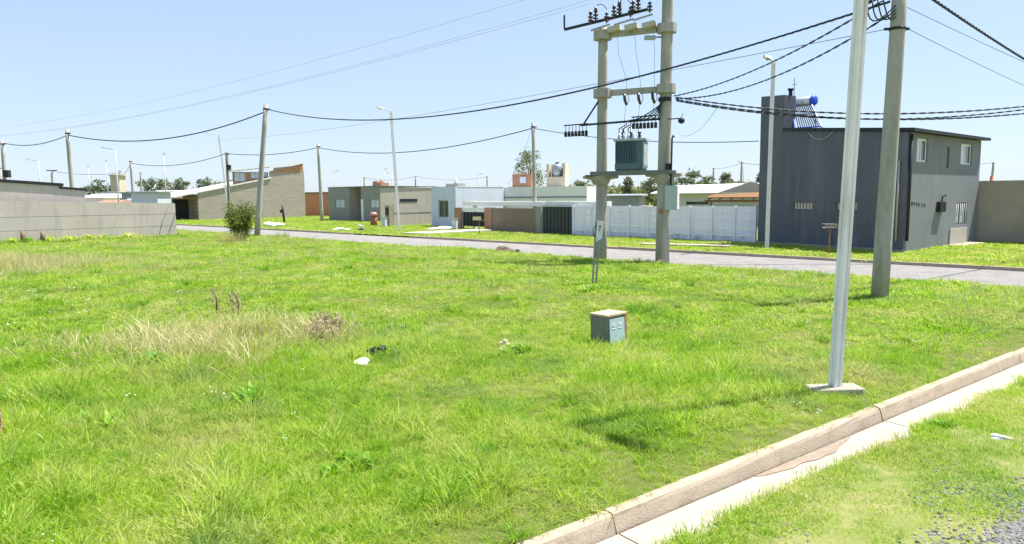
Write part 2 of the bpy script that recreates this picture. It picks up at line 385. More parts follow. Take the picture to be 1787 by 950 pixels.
# near kerb and gutter
kb = tag(bpy.data.objects.new('kerb', None), kind='structure'); COL.objects.link(kb)
prof = [(-.045, ZL - .1), (-.03, ZL), (.0, -.03), (.012, -.004), (.035, .008), (.095, .012), (.115, 0), (.115, ZL - .1)]
joints = [-13.0, -8.8, -4.5, -.35, .62, 4.86, 9.2, 13.4, 17.7, 22, 26.3, 30.5, 35]
for a, b in zip(joints[:-1], joints[1:]):
    m = MB(); n = len(prof); segs = max(2, int((b - a) / .35)); rings = []
    dz = random.uniform(-.006, .006); dw = random.uniform(-.008, .008)
    for k in range(segs + 1):
        s_ = a + .008 + (b - a - .016) * k / segs
        rings.append([kp(s_, w_ + dw + random.uniform(-.004, .004), z + dz + (random.uniform(-.004, .004) if z > -.05 else 0)) for w_, z in prof])
    fs = []
    for k in range(segs):
        for j in range(n):
            fs.append((k * n + j, k * n + (j + 1) % n, (k + 1) * n + (j + 1) % n, (k + 1) * n + j))
    fs += [tuple(range(n)), tuple(reversed(range(segs * n, segs * n + n)))]
    m.add([p for r_ in rings for p in r_], fs); m.build('kerb_stone', M_kerb, kb)
    gm = MB(); dz = random.uniform(-.004, .004)
    gp_ = [(-.055, ZL + .002), (-.3, ZL - .004), (-.62, ZL + .018), (-.66, ZL + .014), (-.68, ZL - .1), (-.055, ZL - .1)]
    n = len(gp_); pts = [kp(s_, w_, z + dz) for s_ in (a + .008, b - .008) for w_, z in gp_]
    gm.add(pts, [tuple(range(n)), tuple(reversed(range(n, 2 * n)))] + [(i, n + i, n + (i + 1) % n, (i + 1) % n) for i in range(n)])
    gm.build('gutter_slab', M_gutter, kb)
# brown silt lying along the foot of the kerb
m = MB(); L_ = 60
ptsA, ptsB = [], []
for i in range(L_ + 1):
    s_ = 2.35 + 1.75 * i / L_; wd = .13 * max(0, math.sin(math.pi * i / L_)) ** .8 * (1 + .15 * math.sin(i * .21) + .08 * math.sin(i * .5))
    ptsA.append(kp(s_, -.058, ZL + .008)); ptsB.append(kp(s_, -.06 - wd, ZL + .008))
m.add(ptsA + ptsB, [(i, i + 1, L_ + 2 + i, L_ + 1 + i) for i in range(L_)])
tag(m.build('silt', M_stain), kind='structure')
# near verge (short grass on sand) and gravel
nv_keep = lambda x, y: (kw(x, y) < -.33 - .22 * fbm(x, y, 1.3)) & inview(x, y)
nz = lambda x, y: ZL + .024 + .03 * fbm(x, y, 1.2) * np.clip((-kw(x, y) - .25) / .3, 0, 1)
vv3, qq3 = grid_sheet(KO, KD, KN, -6, 30, -9, -.2, .1, nv_keep, nz)
tag(sheet_obj('near_verge', vv3, qq3, M_sand), kind='structure')
M_gbed = M_gravelbed
def gravel_amt(x, y):
    d = -kw(x, y)                                # distance into the near street
    return np.clip((d - 1.45 + .7 * (fbm(x, y, .9) - .5)) / .7, 0, 1) + np.clip((fbm(x, y, 2.3) - .62) * 5, 0, .12) * np.clip((d - .7) / .5, 0, 1)

# ------------------------------------------------------------------ grass and gravel scatter
def clump(name, nb, rad, h0, h1, wd, lean, m, segs=3, seed=0):
    rn = random.Random(seed); vsx, fs = [], []
    for _ in range(nb):
        r_ = rad * math.sqrt(rn.random()); a = rn.uniform(0, 6.283); x, y = r_ * math.cos(a), r_ * math.sin(a)
        h = rn.uniform(h0, h1); ld = a + rn.uniform(-1.2, 1.2); ln = rn.uniform(.15, 1) * lean
        fa = rn.uniform(0, 3.1416); wx, wy = math.cos(fa) * wd, math.sin(fa) * wd
        o = len(vsx)
        for k in range(segs):
            t_ = k / segs; hh = h * (t_ - .35 * ln * t_ * t_); d_ = h * ln * t_ * t_; tw = 1 - .75 * t_ * t_
            cx, cy = x + math.cos(ld) * d_, y + math.sin(ld) * d_
            vsx += [(cx - wx * tw / 2, cy - wy * tw / 2, hh - .01), (cx + wx * tw / 2, cy + wy * tw / 2, hh - .01)]
        d_ = h * ln; vsx.append((x + math.cos(ld) * d_, y + math.sin(ld) * d_, h * (1 - .35 * ln)))
        for k in range(segs - 1): fs.append((o + 2 * k, o + 2 * k + 1, o + 2 * k + 3, o + 2 * k + 2))
        fs.append((o + 2 * segs - 2, o + 2 * segs - 1, o + 2 * segs))
    me = bpy.data.meshes.new(name); me.from_pydata(vsx, [], fs); me.materials.append(m); me.update()
    return bpy.data.objects.new(name, me)
def stone_obj(name, m, seed):
    rn = random.Random(seed); bm = bmesh.new(); bmesh.ops.create_icosphere(bm, subdivisions=1, radius=1)
    for v_ in bm.verts: v_.co = Vector((v_.co.x * rn.uniform(.7, 1.2), v_.co.y * rn.uniform(.6, 1), v_.co.z * rn.uniform(.45, .8)))
    me = bpy.data.meshes.new(name); bm.to_mesh(me); bm.free(); me.materials.append(m)
    return bpy.data.objects.new(name, me)
def scatter(name, v, q, dens, scl, objs, m, seed=1, tilt=.15):
    o = sheet_obj(name, v, q, m, {'dens': dens, 'scl': scl})
    c = bpy.data.collections.new(name + '_variants')
    for x in objs: c.objects.link(x)
    ng = bpy.data.node_groups.new(name, 'GeometryNodeTree')
    ng.interface.new_socket('Geometry', in_out='INPUT', socket_type='NodeSocketGeometry')
    ng.interface.new_socket('Geometry', in_out='OUTPUT', socket_type='NodeSocketGeometry')
    n = ng.nodes; gi = n.new('NodeGroupInput'); go = n.new('NodeGroupOutput')
    d = n.new('GeometryNodeDistributePointsOnFaces'); d.inputs['Seed'].default_value = seed
    na = n.new('GeometryNodeInputNamedAttribute'); na.data_type = 'FLOAT'; na.inputs['Name'].default_value = 'dens'
    ns = n.new('GeometryNodeInputNamedAttribute'); ns.data_type = 'FLOAT'; ns.inputs['Name'].default_value = 'scl'
    ci = n.new('GeometryNodeCollectionInfo'); ci.inputs['Collection'].default_value = c
    ci.inputs['Separate Children'].default_value = True; ci.inputs['Reset Children'].default_value = True
    iop = n.new('GeometryNodeInstanceOnPoints'); iop.inputs['Pick Instance'].default_value = True
    rr = n.new('FunctionNodeRandomValue'); rr.data_type = 'FLOAT_VECTOR'
    rr.inputs[0].default_value = (-tilt, -tilt, 0); rr.inputs[1].default_value = (tilt, tilt, 6.283)
    rs = n.new('FunctionNodeRandomValue'); rs.data_type = 'FLOAT'; rs.inputs[2].default_value = .65; rs.inputs[3].default_value = 1.35
    mu = n.new('ShaderNodeMath'); mu.operation = 'MULTIPLY'
    L = ng.links.new
    L(gi.outputs[0], d.inputs['Mesh']); L(na.outputs[0], d.inputs['Density']); L(d.outputs['Points'], iop.inputs['Points'])
    L(ci.outputs[0], iop.inputs['Instance']); L(rr.outputs[0], iop.inputs['Rotation'])
    L(rs.outputs[1], mu.inputs[0]); L(ns.outputs[0], mu.inputs[1]); L(mu.outputs[0], iop.inputs['Scale'])
    L(iop.outputs[0], go.inputs[0])
    md = o.modifiers.new('scatter', 'NODES'); md.node_group = ng
    return tag(o, kind='stuff')

M_blade = leaf_mat('grass_blade', [(.19, .39, .015), (.32, .52, .03), (.44, .57, .06), (.58, .6, .22)], .56, .55, patch=[((.48, .43, .2), .35, .52, .7, .6), ((.2, .36, .09), .8, .54, .66, .6)])
M_blade_dry = leaf_mat('dry_blade', [(.4, .46, .1), (.58, .54, .24), (.7, .62, .38)], .35, .8)
M_weed = leaf_mat('weed_leaf', [(.1, .27, .008), (.18, .38, .014), (.3, .47, .04)], .4, 3)
M_bush = leaf_mat('bush_leaf', [(.1, .15, .015), (.19, .24, .03), (.32, .32, .08)], .35, 1.2)
M_tree = leaf_mat('hazy_tree_leaf', [(.12, .15, .09), (.17, .21, .12), (.23, .26, .15)], .3, .25)  # greens paled and greyed: distance haze is put into the leaf colour
M_tree_y = leaf_mat('pale_tree_leaf', [(.12, .16, .05), (.18, .21, .07), (.25, .26, .1)], .3, .25)
M_shrub_dry = leaf_mat('dry_shrub_twig', [(.2, .15, .085), (.33, .26, .15), (.46, .38, .24)], .2, 5)

near_c = [clump('grass_clump', 36, .11, .04, .115, .0075, 2.1, M_blade, 3, i) for i in range(6)]
near_c += [clump('grass_clump', 26, .08, .1, .24, .008, 1.4, M_blade, 3, 40 + i) for i in range(2)]
far_c = [clump('grass_clump', 24, .15, .04, .11, .017, 1.6, M_blade, 2, 20 + i) for i in range(6)]
dry_c = [clump('dry_clump', 14, .12, .08, .26, .005, .7, M_blade_dry, 3, 60 + i) for i in range(4)]
v, q = LOT
x, y = v[:, 0], v[:, 1]; dist = np.hypot(x, y)
patch = fbm(x, y, .45); tuft = fbm(x + 40, y, 1.4)
thin = np.clip((kw(x, y) - .1) / .5, .6, 1) * np.clip((patch - .2) * 4, .45, 1)
sc = (.55 + .9 * patch) * (.75 + 1.1 * np.clip(tuft - .5, 0, 1) * 2.) * np.clip((kw(x, y)) / .8, .62, 1)
# taller growth along the foot of the left wall and round the dry mound
wallz = np.clip(1 - np.abs(lwv(x, y) + .45) / .8, 0, 1) * (lwu(x, y) < 9.1)
mound = np.exp(-(((x + 4.3) / 2.2) ** 2 + ((y - 11.3) / 1.6) ** 2))
sc = sc * (1 + 1.6 * wallz) * (1 + .5 * mound)
zn = np.clip((13 - dist) / 3, 0, 1)
scatter('grass', v, q, 250 * zn * thin, sc, near_c, M_turf, 1)
zf = 1 - zn
df = np.interp(dist, [10, 14, 25, 45, 60], [80, 70, 34, 18, 12])
sf = np.interp(dist, [10, 16, 30, 60], [.85, .95, 1.25, 1.7])
scatter('grass_beyond', v, q, df * zf * np.sqrt(thin), sc * sf, far_c, M_turf, 2)
straw = np.clip((fbm(x + 9, y + 4, .3) - .56) * 8, 0, 1) + 4 * mound + 14 * np.exp(-(((x + 19.5) / 3.6) ** 2 + ((y - 24.5) / 3.2) ** 2)) + 2 * wallz
scatter('dry_grass', v, q, np.minimum(straw * np.interp(dist, [5, 15, 40], [5, 7, 5]), 90), (.5 + .7 * tuft) * (1 + .5 * mound + .8 * np.exp(-(((x + 19.5) / 3.6) ** 2 + ((y - 24.5) / 3.2) ** 2))) * np.interp(dist, [8, 40], [1, 1.7]), dry_c, M_turf, 3)
mask = np.clip((fbm(x + 70, y + 11, .8) - .5) * 9, 0, 1)
tus = [clump('grass_tussock', 46, .1, .14, .32, .011, 1.35, M_weed if i < 2 else M_blade, 4, 130 + i) for i in range(5)]
scatter('tussocks', v, q, np.interp(dist, [4, 12, 22, 30], [5, 4, 2.2, 0]) * mask * np.clip(kw(x, y) * 1.5 - .4, 0, 1), np.interp(dist, [5, 25], [.6, 1.0]) * (.7 + .5 * tuft), tus, M_turf, 8)
drt = [clump('dry_tussock', 44, .13, .16, .42, .006, 1.2, M_blade_dry, 4, 170 + i) for i in range(3)]
m2 = np.exp(-(((x + 4.6) / 2.0) ** 2 + ((y - 11.4) / 1.3) ** 2))
scatter('dry_tussocks', v, q, np.clip(m2 - .18, 0, 1) * 24, 1.0 + .7 * tuft, drt, M_turf, 10)
M_flower = mat('white_flower', (.8, .8, .72), .7, .1, 5)
def flower(sd_):
    rn = random.Random(sd_); m = MB()
    for k in range(3):
        cx, cy, cz = rn.uniform(-.07, .07), rn.uniform(-.07, .07), rn.uniform(.07, .12)
        m.sphere((cx, cy, cz), rn.uniform(.006, .012), 5, 3)
    me = bpy.data.meshes.new('flower_head'); me.from_pydata(m.v, [], m.f); me.materials.append(M_flower); return bpy.data.objects.new('flower_head', me)
flo = [flower(i) for i in range(3)]
scatter('white_flowers', v, q, np.interp(dist, [4, 20, 40], [1.4, .8, .2]) * np.clip((fbm(x, y + 50, .6) - .38) * 4, 0, 1), np.interp(dist, [4, 30], [.8, 1.5]) + 0 * x, flo, M_turf, 9, .5)
v, q = vv2, qq2; x, y = v[:, 0], v[:, 1]; dist = np.hypot(x, y)
vf = [clump('grass_clump', 20, .22, .04, .1, .03, 1.6, M_blade, 2, 80 + i) for i in range(4)]
scatter('verge_grass', v, q, np.interp(dist, [20, 60, 100], [16, 7, 3]) * np.clip((rw(x, y) - .15) * 3, .3, 1), (.55 + .7 * fbm(x, y, .4)) * np.interp(dist, [20, 80], [.9, 1.5]), vf, M_verge, 4)
v, q = vv3, qq3; x, y = v[:, 0], v[:, 1]
ga = gravel_amt(x, y); lip = np.clip(1 - np.abs(-kw(x, y) - .45) / .4, 0, 1)
gpat = np.clip((fbm(x, y, 1.3) - .34) * 4, 0, 1)
short_c = [clump('grass_clump', 26, .09, .02, .07, .0055, 1., M_blade, 3, 100 + i) for i in range(5)]
scatter('near_verge_grass', v, q, 330 * np.clip(gpat + lip, 0.42, 1) * np.clip(1 - 1.3 * ga, 0, 1), .45 + .35 * gpat + .5 * lip, short_c, M_sand, 5)
M_gst = [mat('gravel_dark', (.12, .12, .13), .95, .3, 30, spec=.1), mat('gravel_grey', (.19, .19, .195), .95, .25, 30, spec=.1), mat('gravel_pale', (.29, .28, .27), .95, .2, 30, spec=.1)]
vb_, qb_ = grid_sheet(KO, KD, KN, -6, 30, -9, -.2, .05, lambda x, y: nv_keep(x, y) & (gravel_amt(x, y) > .45), lambda x, y: nz(x, y) + .003)
tag(sheet_obj('gravel_bed', vb_, qb_, M_gravelbed), kind='structure')
scatter('gravel', v, q, 2600 * np.clip(ga, 0, 1), .011 + .013 * fbm(x, y, 3), [stone_obj('gravel_stone', M_gst[i % 3], i) for i in range(6)], M_sand, 6, .6)
# loose gravel margin on the far street's edge is in its material
# ------------------------------------------------------------------ grey two-storey house (right)
A, C, D = (11.62, 33.81), (15.25, 27.85), (21.6, 33.3)
GF, GR = Fr(A, C), Fr(C, D)
house = thing('house', 'dark grey two-storey house with a roof tower and a lit side wall of white windows', 'house', (15.25, 27.85, 0))
m = MB(); topf = lambda u: 5.3 - (u / GF.L) * .6
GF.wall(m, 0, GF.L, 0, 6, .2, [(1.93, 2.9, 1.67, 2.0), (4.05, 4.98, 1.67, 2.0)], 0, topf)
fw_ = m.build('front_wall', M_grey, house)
for u0 in (1.93, 4.05):
    m = MB(); GF.box(m, u0, u0 + .95, .12, .15, 1.67, 2.0); vb = m.build('vent', M_plaster_g, house)
    for k in range(6):
        m = MB(); GF.box(m, u0 + .02 + k * .158, u0 + .13 + k * .158, .05, .12, 1.69, 1.98); m.build('vent_block', M_plast, vb)
m = MB(); GF.box(m, 0, GF.L, -.06, -.002, 0, .16); m.build('plinth', M_plaster_g, house)
m = MB()
holes = [(.89, 2.0, 3.58, 4.5), (5.8, 7.2, 3.58, 4.48), (4.15, 4.42, 3.39, 4.27), (5.55, 7.0, .95, 1.92), (3.25, 3.9, 1.56, 1.98)]
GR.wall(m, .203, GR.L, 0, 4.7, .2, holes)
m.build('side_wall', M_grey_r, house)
m = MB(); B = (A[0] + D[0] - C[0], A[1] + D[1] - C[1]); BK = Fr(D, B); BL = Fr(B, A)
BK.box(m, .203, BK.L, 0, .2, 0, (4.7, 5.3)); BL.box(m, .203, BL.L - .203, 0, .2, 0, 5.25); m.build('back_wall', M_grey, house)
window(GR, house, .89, 2.0, 3.58, 4.5, .06, pm=M_palepane, fw=.08, pm2=M_glass); window(GR, house, 5.8, 7.2, 3.58, 4.48, .06, pm=M_palepane, fw=.08, pm2=M_glass)
m = MB(); GR.box(m, 4.15, 4.42, .1, .12, 3.39, 4.27); m.build('slit_window', M_glass, house)
window(GR, house, 5.55, 7.0, .95, 1.92, .08, M_dark, M_palepane, bars=6)
m = MB(); GR.box(m, 3.25, 3.9, -.16, .19, 1.56, 1.98); wbx = m.build('wall_unit_recess', M_black, house)
m = MB(); m.tube([GR.p(3.6, -.08, 1.98), GR.p(3.62, -.1, 2.2), GR.p(3.8, -.12, 2.3), GR.p(3.9, -.1, 2.2)], .03, 6); m.build('pipe_bend', M_dark, wbx)
for k, u in enumerate((.6, .85, 1.1, 1.35, 1.65, 1.9)):            # row of small dark wall marks
    m = MB(); GR.box(m, u, u + random.uniform(.06, .14), -.012, -.002, 1.9 - .02 * k, 2.02 - .02 * k); m.build('wall_bracket', M_dark, house)
m = MB(); GR.box(m, 4.9, 6.95, -.05, -.002, .08, .8); m.build('unpainted_render', M_plast, house)
m = MB(); GR.box(m, 4.5, 7.3, -.7, -.055, 0, .12); m.build('doorstep', M_conc, house)
m = MB(); m.tube([GR.p(.1, -.09, 4.6), GR.p(.1, -.09, .5)], .06, 8); m.build('downpipe', M_black, house)
m = MB(); m.tube([GF.p(6.7, -.06, 3.6), GF.p(6.7, -.06, .5)], .035, 8); m.build('conduit', M_plast, house)
# roof with black fascia
m = MB()
def roofp(u, v, dz): return GF.p(u, v, topf(u) + dz)
n0 = GR.u * 0
oh = -GR.v * .13
b_ = [GF.p(1.3, -.1, topf(1.3) + .0), GR.p(-.15, -.27, topf(7.0)), GR.p(8.75, -.27, 4.7), Vector((18.2, 39.5, 5.3))]
m.hexa([p + Vector((0, 0, .003)) for p in b_], [p + Vector((0, 0, .13)) for p in b_])
m.build('roof', M_black, house)
m = MB(); GF.box(m, 0, 1.28, -.003, .78, (topf(0) + .003, topf(1.28) + .003), (6.85, 6.78)); tw = m.build('roof_tower', M_grey, house)
m = MB(); m.tube([GF.p(1.2, .5, 6.76), GF.p(1.2, .5, 7.02)], .09, 8); m.tube([GF.p(1.2, .5, 7.02), GF.p(1.2, .5, 7.1)], .14, 8); m.build('flue', M_black, tw)
m = MB(); m.tube([GF.p(1.2, .74, 6.76), GF.p(1.2, .74, 7.6)], .015, 5); m.tube([GF.p(1.05, .74, 7.3), GF.p(1.35, .74, 7.3)], .01, 5); m.build('aerial', M_dark, tw)
m = MB(); m.tube([GF.p(2.6 + 1.2 * t_, -.03, 5.0 - .55 * 4 * t_ * (1 - t_) * .6) for t_ in np.linspace(0, 1, 10)], .018, 5); m.build('hanging_cable', M_plast, house)
# solar water heater on the roof
sw = thing('solar_water_heater', 'solar water heater with steel tank, blue end cap and tilted tubes on the grey roof', 'water heater', tuple(GF.p(3, 1, 5.1)))
tz = 6.55
m = MB(); m.tube([GF.p(.95, 1.3, tz), GF.p(1.75, 1.3, tz)], .2, 16); m.build('tank', M_steel, sw)
m = MB(); m.tube([GF.p(1.751, 1.3, tz), GF.p(1.83, 1.3, tz), GF.p(1.91, 1.3, tz), GF.p(1.94, 1.3, tz)], [.225, .24, .2, .08], 16); m.build('end_cap', M_blue, sw)
M_tubes = mat('evacuated_tube', (.10, .14, .2), .15, .2, 8, spec=.6)
for k in range(11):
    m = MB(); m.tube([GF.p(.85 + k * .088, 1.2, tz - .17), GF.p(1.72 + k * .112, .45, 5.3)], .026, 6); m.build('glass_tube', M_tubes, sw)
for a_, b__ in ((.78, 1.62), (1.8, 2.95)):
    m = MB(); m.beam(GF.p(a_, 1.15, tz - .12), GF.p(b__, .38, 5.22), .05, .05); m.build('frame_rail', M_blue, sw)
m = MB(); m.beam(GF.p(1.62, .4, 5.3), GF.p(2.95, .4, 5.26), .06, .05); m.build('frame_rail', M_blue, sw)
m = MB(); m.beam(GF.p(1.7, 1.45, tz), GF.p(1.7, 1.75, 5.15), .04, .04); m.build('rear_strut', M_galv, sw)
m = MB(); m.beam(GF.p(1.2, .85, 5.95), GF.p(2.35, .85, 5.9), .03, .05); m.build('frame_rail', M_galv, sw)

# garden wall right of the grey house
RW = Fr((21.3, 33.35), (30, 25.9))
rwt = thing('boundary_wall', 'tan rendered boundary wall joining the right end of the dark grey house', 'wall', (21.7, 33.3, 0))
m = MB(); RW.box(m, 0, 4.0, .25, .42, 0, 2.82); RW.box(m, 4.0, 8.5, .25, .42, 0, 2.76); m.build('masonry', mat('tan_render', (.35, .31, .265), .95, .14, .6, (.26, .235, .2), .5, False, .15, 18), rwt)
m = MB(); RW.box(m, 0, 4.0, .23, .44, 2.823, 2.88); m.build('coping', M_conc, rwt)

# ------------------------------------------------------------------ white slab fence
WF = Fr((3.59, 41.87), (11.6, 33.85))
fence = thing('slab_fence', 'long whitewashed fence of concrete slabs between posts, left of the dark grey house', 'fence', (3.59, 41.87, 0))
us = [0, 1.32, 2.62, 3.94, 5.2, 6.43, 7.68, 8.93, 10.16, 11.2]
slab_h = .352
for i, u in enumerate(us):
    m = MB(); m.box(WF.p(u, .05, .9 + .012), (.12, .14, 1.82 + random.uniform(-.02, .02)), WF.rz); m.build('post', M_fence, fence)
for i in range(len(us) - 1):
    for k in range(5):
        m = MB(); dv = random.uniform(-.008, .008)
        WF.box(m, us[i] + .064, us[i + 1] - .064, .04 + dv, .08 + dv, .03 + k * slab_h + .006, .03 + (k + 1) * slab_h - .006)
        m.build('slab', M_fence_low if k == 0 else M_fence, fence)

# ------------------------------------------------------------------ walls and gates along the far street
GT = Fr((-4.14, 52.0), (3.59, 41.87))
M_brickG = brick_mat('grey_brick', GT.u, (.23, .17, .12), (.28, .21, .15), (.21, .18, .15), .3, .2, .02, (.2, .17, .14))
M_brickR = brick_mat('red_brick', GT.u, (.36, .13, .07), (.42, .18, .1), (.35, .28, .22), .26, .09, .015)
gw = thing('street_wall', 'low brown block wall with brick pillars and pale beam, between the two dark gates', 'wall', tuple(GT.p(4.6, 0, 0)))
m = MB(); GT.wall(m, 4.68, 9.35, 0, 1.6, .18); m.build('block_panel', M_brickG, gw)
for u0, u1, h_, mm in ((.1, .95, 1.6, M_brickR), (3.85, 4.675, 1.63, M_brickR), (9.355, 9.85, 1.72, M_plaster_g)):
    m = MB(); GT.box(m, u0, u1, -.06, .24, 0, h_); m.build('pillar', mm, gw)
m = MB(); GT.box(m, .7, 9.85, .3, 1.2, 1.74, 2.03); m.build('canopy_beam', M_white, gw)
for u in (1.4, 5, 8.9):
    m = MB(); GT.box(m, u, u + .2, .7, .9, 0, 1.737); m.build('canopy_post', M_white, gw)
m = MB(); GT.box(m, 9.86, 14.7, .35, 1.2, 1.78, 2.04); m.build('gate_canopy', M_white, gw)
m = MB(); GT.box(m, 14.4, 14.6, .7, .9, 0, 1.777); m.build('canopy_post', M_white, gw)
m = MB(); GT.box(m, .96, 3.84, .05, .12, 1.33, 1.6); m.build('lintel', M_white, gw)
gt = thing('garage_opening', 'low black metal gate set between the red brick pillars', 'gate', tuple(GT.p(2.4, 0, 0)))
m = MB(); GT.box(m, 1.15, 3.8, .08, .11, .3, 1.3); m.build('gate_leaf', M_black, gt)
for k in range(7):
    m = MB(); GT.box(m, 1.15 + k * .44, 1.2 + k * .44, .04, .077, .3, 1.31); m.build('gate_bar', M_dark, gt)
m = MB(); GT.box(m, 1.0, 1.1, .02, .14, 0, 1.32); m.build('gate_post', M_plaster_g, gt)
sg = thing('sliding_gate', 'square charcoal sheet-metal gate at the left end of the whitewashed slab fence', 'gate', tuple(GT.p(11.3, 0, 0)))
m = MB()
GT.box(m, 9.98, 12.62, .06, .1, .1, 1.73); m.build('gate_sheet', mat('charcoal_sheet', (.04, .05, .055), .5, .12, 1.5, metallic=.1), sg)
for k in range(9):
    m = MB(); GT.box(m, 9.99 + k * .323, 10.02 + k * .323, .035, .057, .1, 1.73); m.build('rib', M_dark, sg)
m = MB(); GT.box(m, 9.98, 12.62, .02, .057, .03, .097); m.build('bottom_rail', M_galv, sg)

# white / pale houses behind
WH = Fr((-6.58, 57.), (-3.2, 53.5))
wh = thing('house', 'small pale blue-white house front with one tall dark window, left of the low black gate', 'house', tuple(WH.p(0, 0, 0)))
m = MB(); WH.wall(m, .4, 3.4, 0, 3.15, .2, [(1.3, 2.5, .78, 2.1)])
WH.box(m, .4, .6, .203, 5, 0, 3.1); WH.box(m, 3.2, 3.4, .203, 5, 0, 3.1); m.build('wall', M_bluewhite, wh)
m = MB(); WH.box(m, .38, 3.42, .21, 5.1, 3.103, 3.14); rf = m.build('roof', M_white, wh)
window(WH, wh, 1.3, 2.5, .78, 2.1, .08, M_galv, M_glass)
m = MB(); WH.box(m, .5, 2.0, 1.4, 2.2, 3.143, 3.4); m.build('chimney_slab', M_plaster_g, rf)
m = MB(); m.tube([WH.p(1.3, 1.8, 3.4), WH.p(1.3, 1.8, 3.62)], .14, 8); m.sphere(WH.p(1.3, 1.8, 3.68), .17, 8, 5); m.build('chimney_cowl', M_white, rf)

GH = Fr((-19.83, 75.), (-9.2, 64))
gh = thing('house', 'long low grey rendered house with two curtained windows and a porch in its middle', 'house', tuple(GH.p(0, 0, 0)))
m = MB()
GH.wall(m, .67, 4.6, 0, 3.4, .2, [(1.97, 3.8, 1.36, 2.2)], .5); m.build('wall', M_plaster_g, gh); m = MB()
GH.wall(m, 6.9, 10.2, 0, 3.38, .2, [(8.47, 10.0, 1.38, 2.17)], .5)
m.build('wall', M_plaster_g, gh)
G1 = Fr(tuple(GH.p(4.61, .5, 0))[:2], tuple(GH.p(4.61, .5, 0) + KD)[:2]); G2 = Fr(tuple(GH.p(10.21, .5, 0))[:2], tuple(GH.p(10.21, .5, 0) + KD)[:2])
m = MB(); G1.box(m, 0, 2.6, 0, .2, 0, 3.38); m.build('porch_side_wall', M_plast, gh)
m = MB(); GH.box(m, 4.7, 6.898, 2.9, 3.1, 0, 3.36); m.build('porch_wall', M_plast, gh)
m = MB(); G2.box(m, 0, 6.2, 0, .2, 0, 3.28); m.build('rendered_wall', M_plast, gh)
m = MB(); m.hexa([GH.p(.6, .45, 3.405), GH.p(10.3, .45, 3.405), G2.p(6.3, -.05, 3.35), GH.p(.6, 8, 3.405)], [GH.p(.6, .45, 3.47), GH.p(10.3, .45, 3.47), G2.p(6.3, -.05, 3.41), GH.p(.6, 8, 3.47)]); rf = m.build('roof', M_plaster_g, gh)
window(GH, gh, 1.97, 3.8, 1.36, 2.2, .55, M_galv, M_palepane); window(GH, gh, 8.47, 10.0, 1.38, 2.17, .55, M_galv, M_palepane)
m = MB(); GH.box(m, 7.0, 7.35, .4, .497, .1, 2.2); m.build('door', M_white, gh)
m = MB(); G2.box(m, 2.1, 4.0, -.04, -.003, 1.9, 2.2); m.build('high_window', M_glass, gh)
M_brickF = brick_mat('far_red_brick', GH.u, (.4, .14, .07), (.48, .2, .1), (.4, .3, .22), .26, .09, .015)
m = MB()
m.box(GH.p(7.8, 2.2, 3.62), (1.5, .9, .3), GH.rz); m.box(GH.p(7.4, 2.2, 3.86), (.7, .8, .2), GH.rz); m.build('chimney_stack', M_brickF, rf)

lw2 = thing('garden_wall', 'short beige garden wall with a meter pillar, in front of the low grey house', 'wall', (-9.4, 57.5, 0))
GP = Fr((-9.4, 57.5), (-1.8, 64.0))
m = MB(); GP.box(m, 0, 3.6, 0, .2, 0, 1.81); m.build('masonry', M_plast, lw2)
m = MB(); GP.box(m, 0, 3.6, -.02, -.003, 1.1, 1.15); m.build('course_line', M_plaster_g, lw2)
m = MB(); m.box((-9.75, 57.55, .87), (.55, .5, 1.74), -.75); pl = m.build('pillar', mat('pillar_render', (.3, .28, .2), .95, .12, 1), lw2)
m = MB(); m.box((-9.93, 57.36, 1.25), (.36, .06, .6), -.75); m.build('meter_box', M_dark, pl)
bn = thing('rubbish_drum', 'rusty orange drum with a pale lid beside the meter pillar of the garden wall', 'drum', (-11.2, 58.4, 0))
m = MB(); m.tube([(-11.2, 58.4, .0), (-11.2, 58.4, .45), (-11.2, 58.4, .9)], [.27, .28, .27], 12); m.build('barrel', mat('orange_rust', (.32, .13, .07), .8, .2, 3), bn)
m = MB(); m.tube([(-11.2, 58.4, .9), (-11.2, 58.4, 1.18)], [.32, .2], 12); m.build('lid', mat('pink_lid', (.55, .3, .25), .8, .15, 3), bn)

# block house with the sloping roof (left of centre)
BH = Fr((-35.9, 78.3), (-25.2, 87.0))
M_block = brick_mat('grey_block', BH.u, (.41, .38, .34), (.48, .445, .395), (.33, .3, .27), .42, .21, .03, (.35, .28, .2), .8)
M_bbrick = brick_mat('orange_brick', BH.u, (.45, .18, .1), (.52, .25, .14), (.42, .32, .23), .3, .15, .02, (.42, .28, .19))
bh = thing('house', 'grey block house with roof sloping down leftwards and an upper strip of windows', 'house', (-35.9, 78.3, 0))
low = lambda u: 2.76 + (u - .38) * .2
m = MB(); BH.wall(m, 1.75, 9.9, 0, 9, .2, [], 0, low); BH.wall(m, 9.9, BH.L + .3, 0, 9, .2, [], 0, lambda u: low(9.9) + .68 + (u - 9.9) * .04); m.build('gable_wall', M_block, bh)
m = MB()
m.add([BH.p(9.9, 0, 5.348), BH.p(14.0, 0, 5.512), BH.p(14.0, 0, 6.5), BH.p(9.9, 0, 5.5), BH.p(9.9, .2, 5.348), BH.p(14.0, .2, 5.512), BH.p(14.0, .2, 6.5), BH.p(9.9, .2, 5.5)],
      [(0, 1, 2, 3), (7, 6, 5, 4), (1, 5, 6, 2), (0, 3, 7, 4), (3, 2, 6, 7)]); m.build('brick_gable', M_bbrick, bh)
m = MB(); BH.box(m, -.8, 10.0, -.12, 9, (low(-.8) + .004, low(10) + .004), (low(-.8) + .14, low(10) + .14)); lr = m.build('lower_roof', M_zinc, bh)
m = MB(); BH.box(m, 5.8, 9.897, .5, .65, (low(5.8) + .145, low(9.9) + .145), 5.42); cl = m.build('clerestory_wall', M_bbrick, bh)
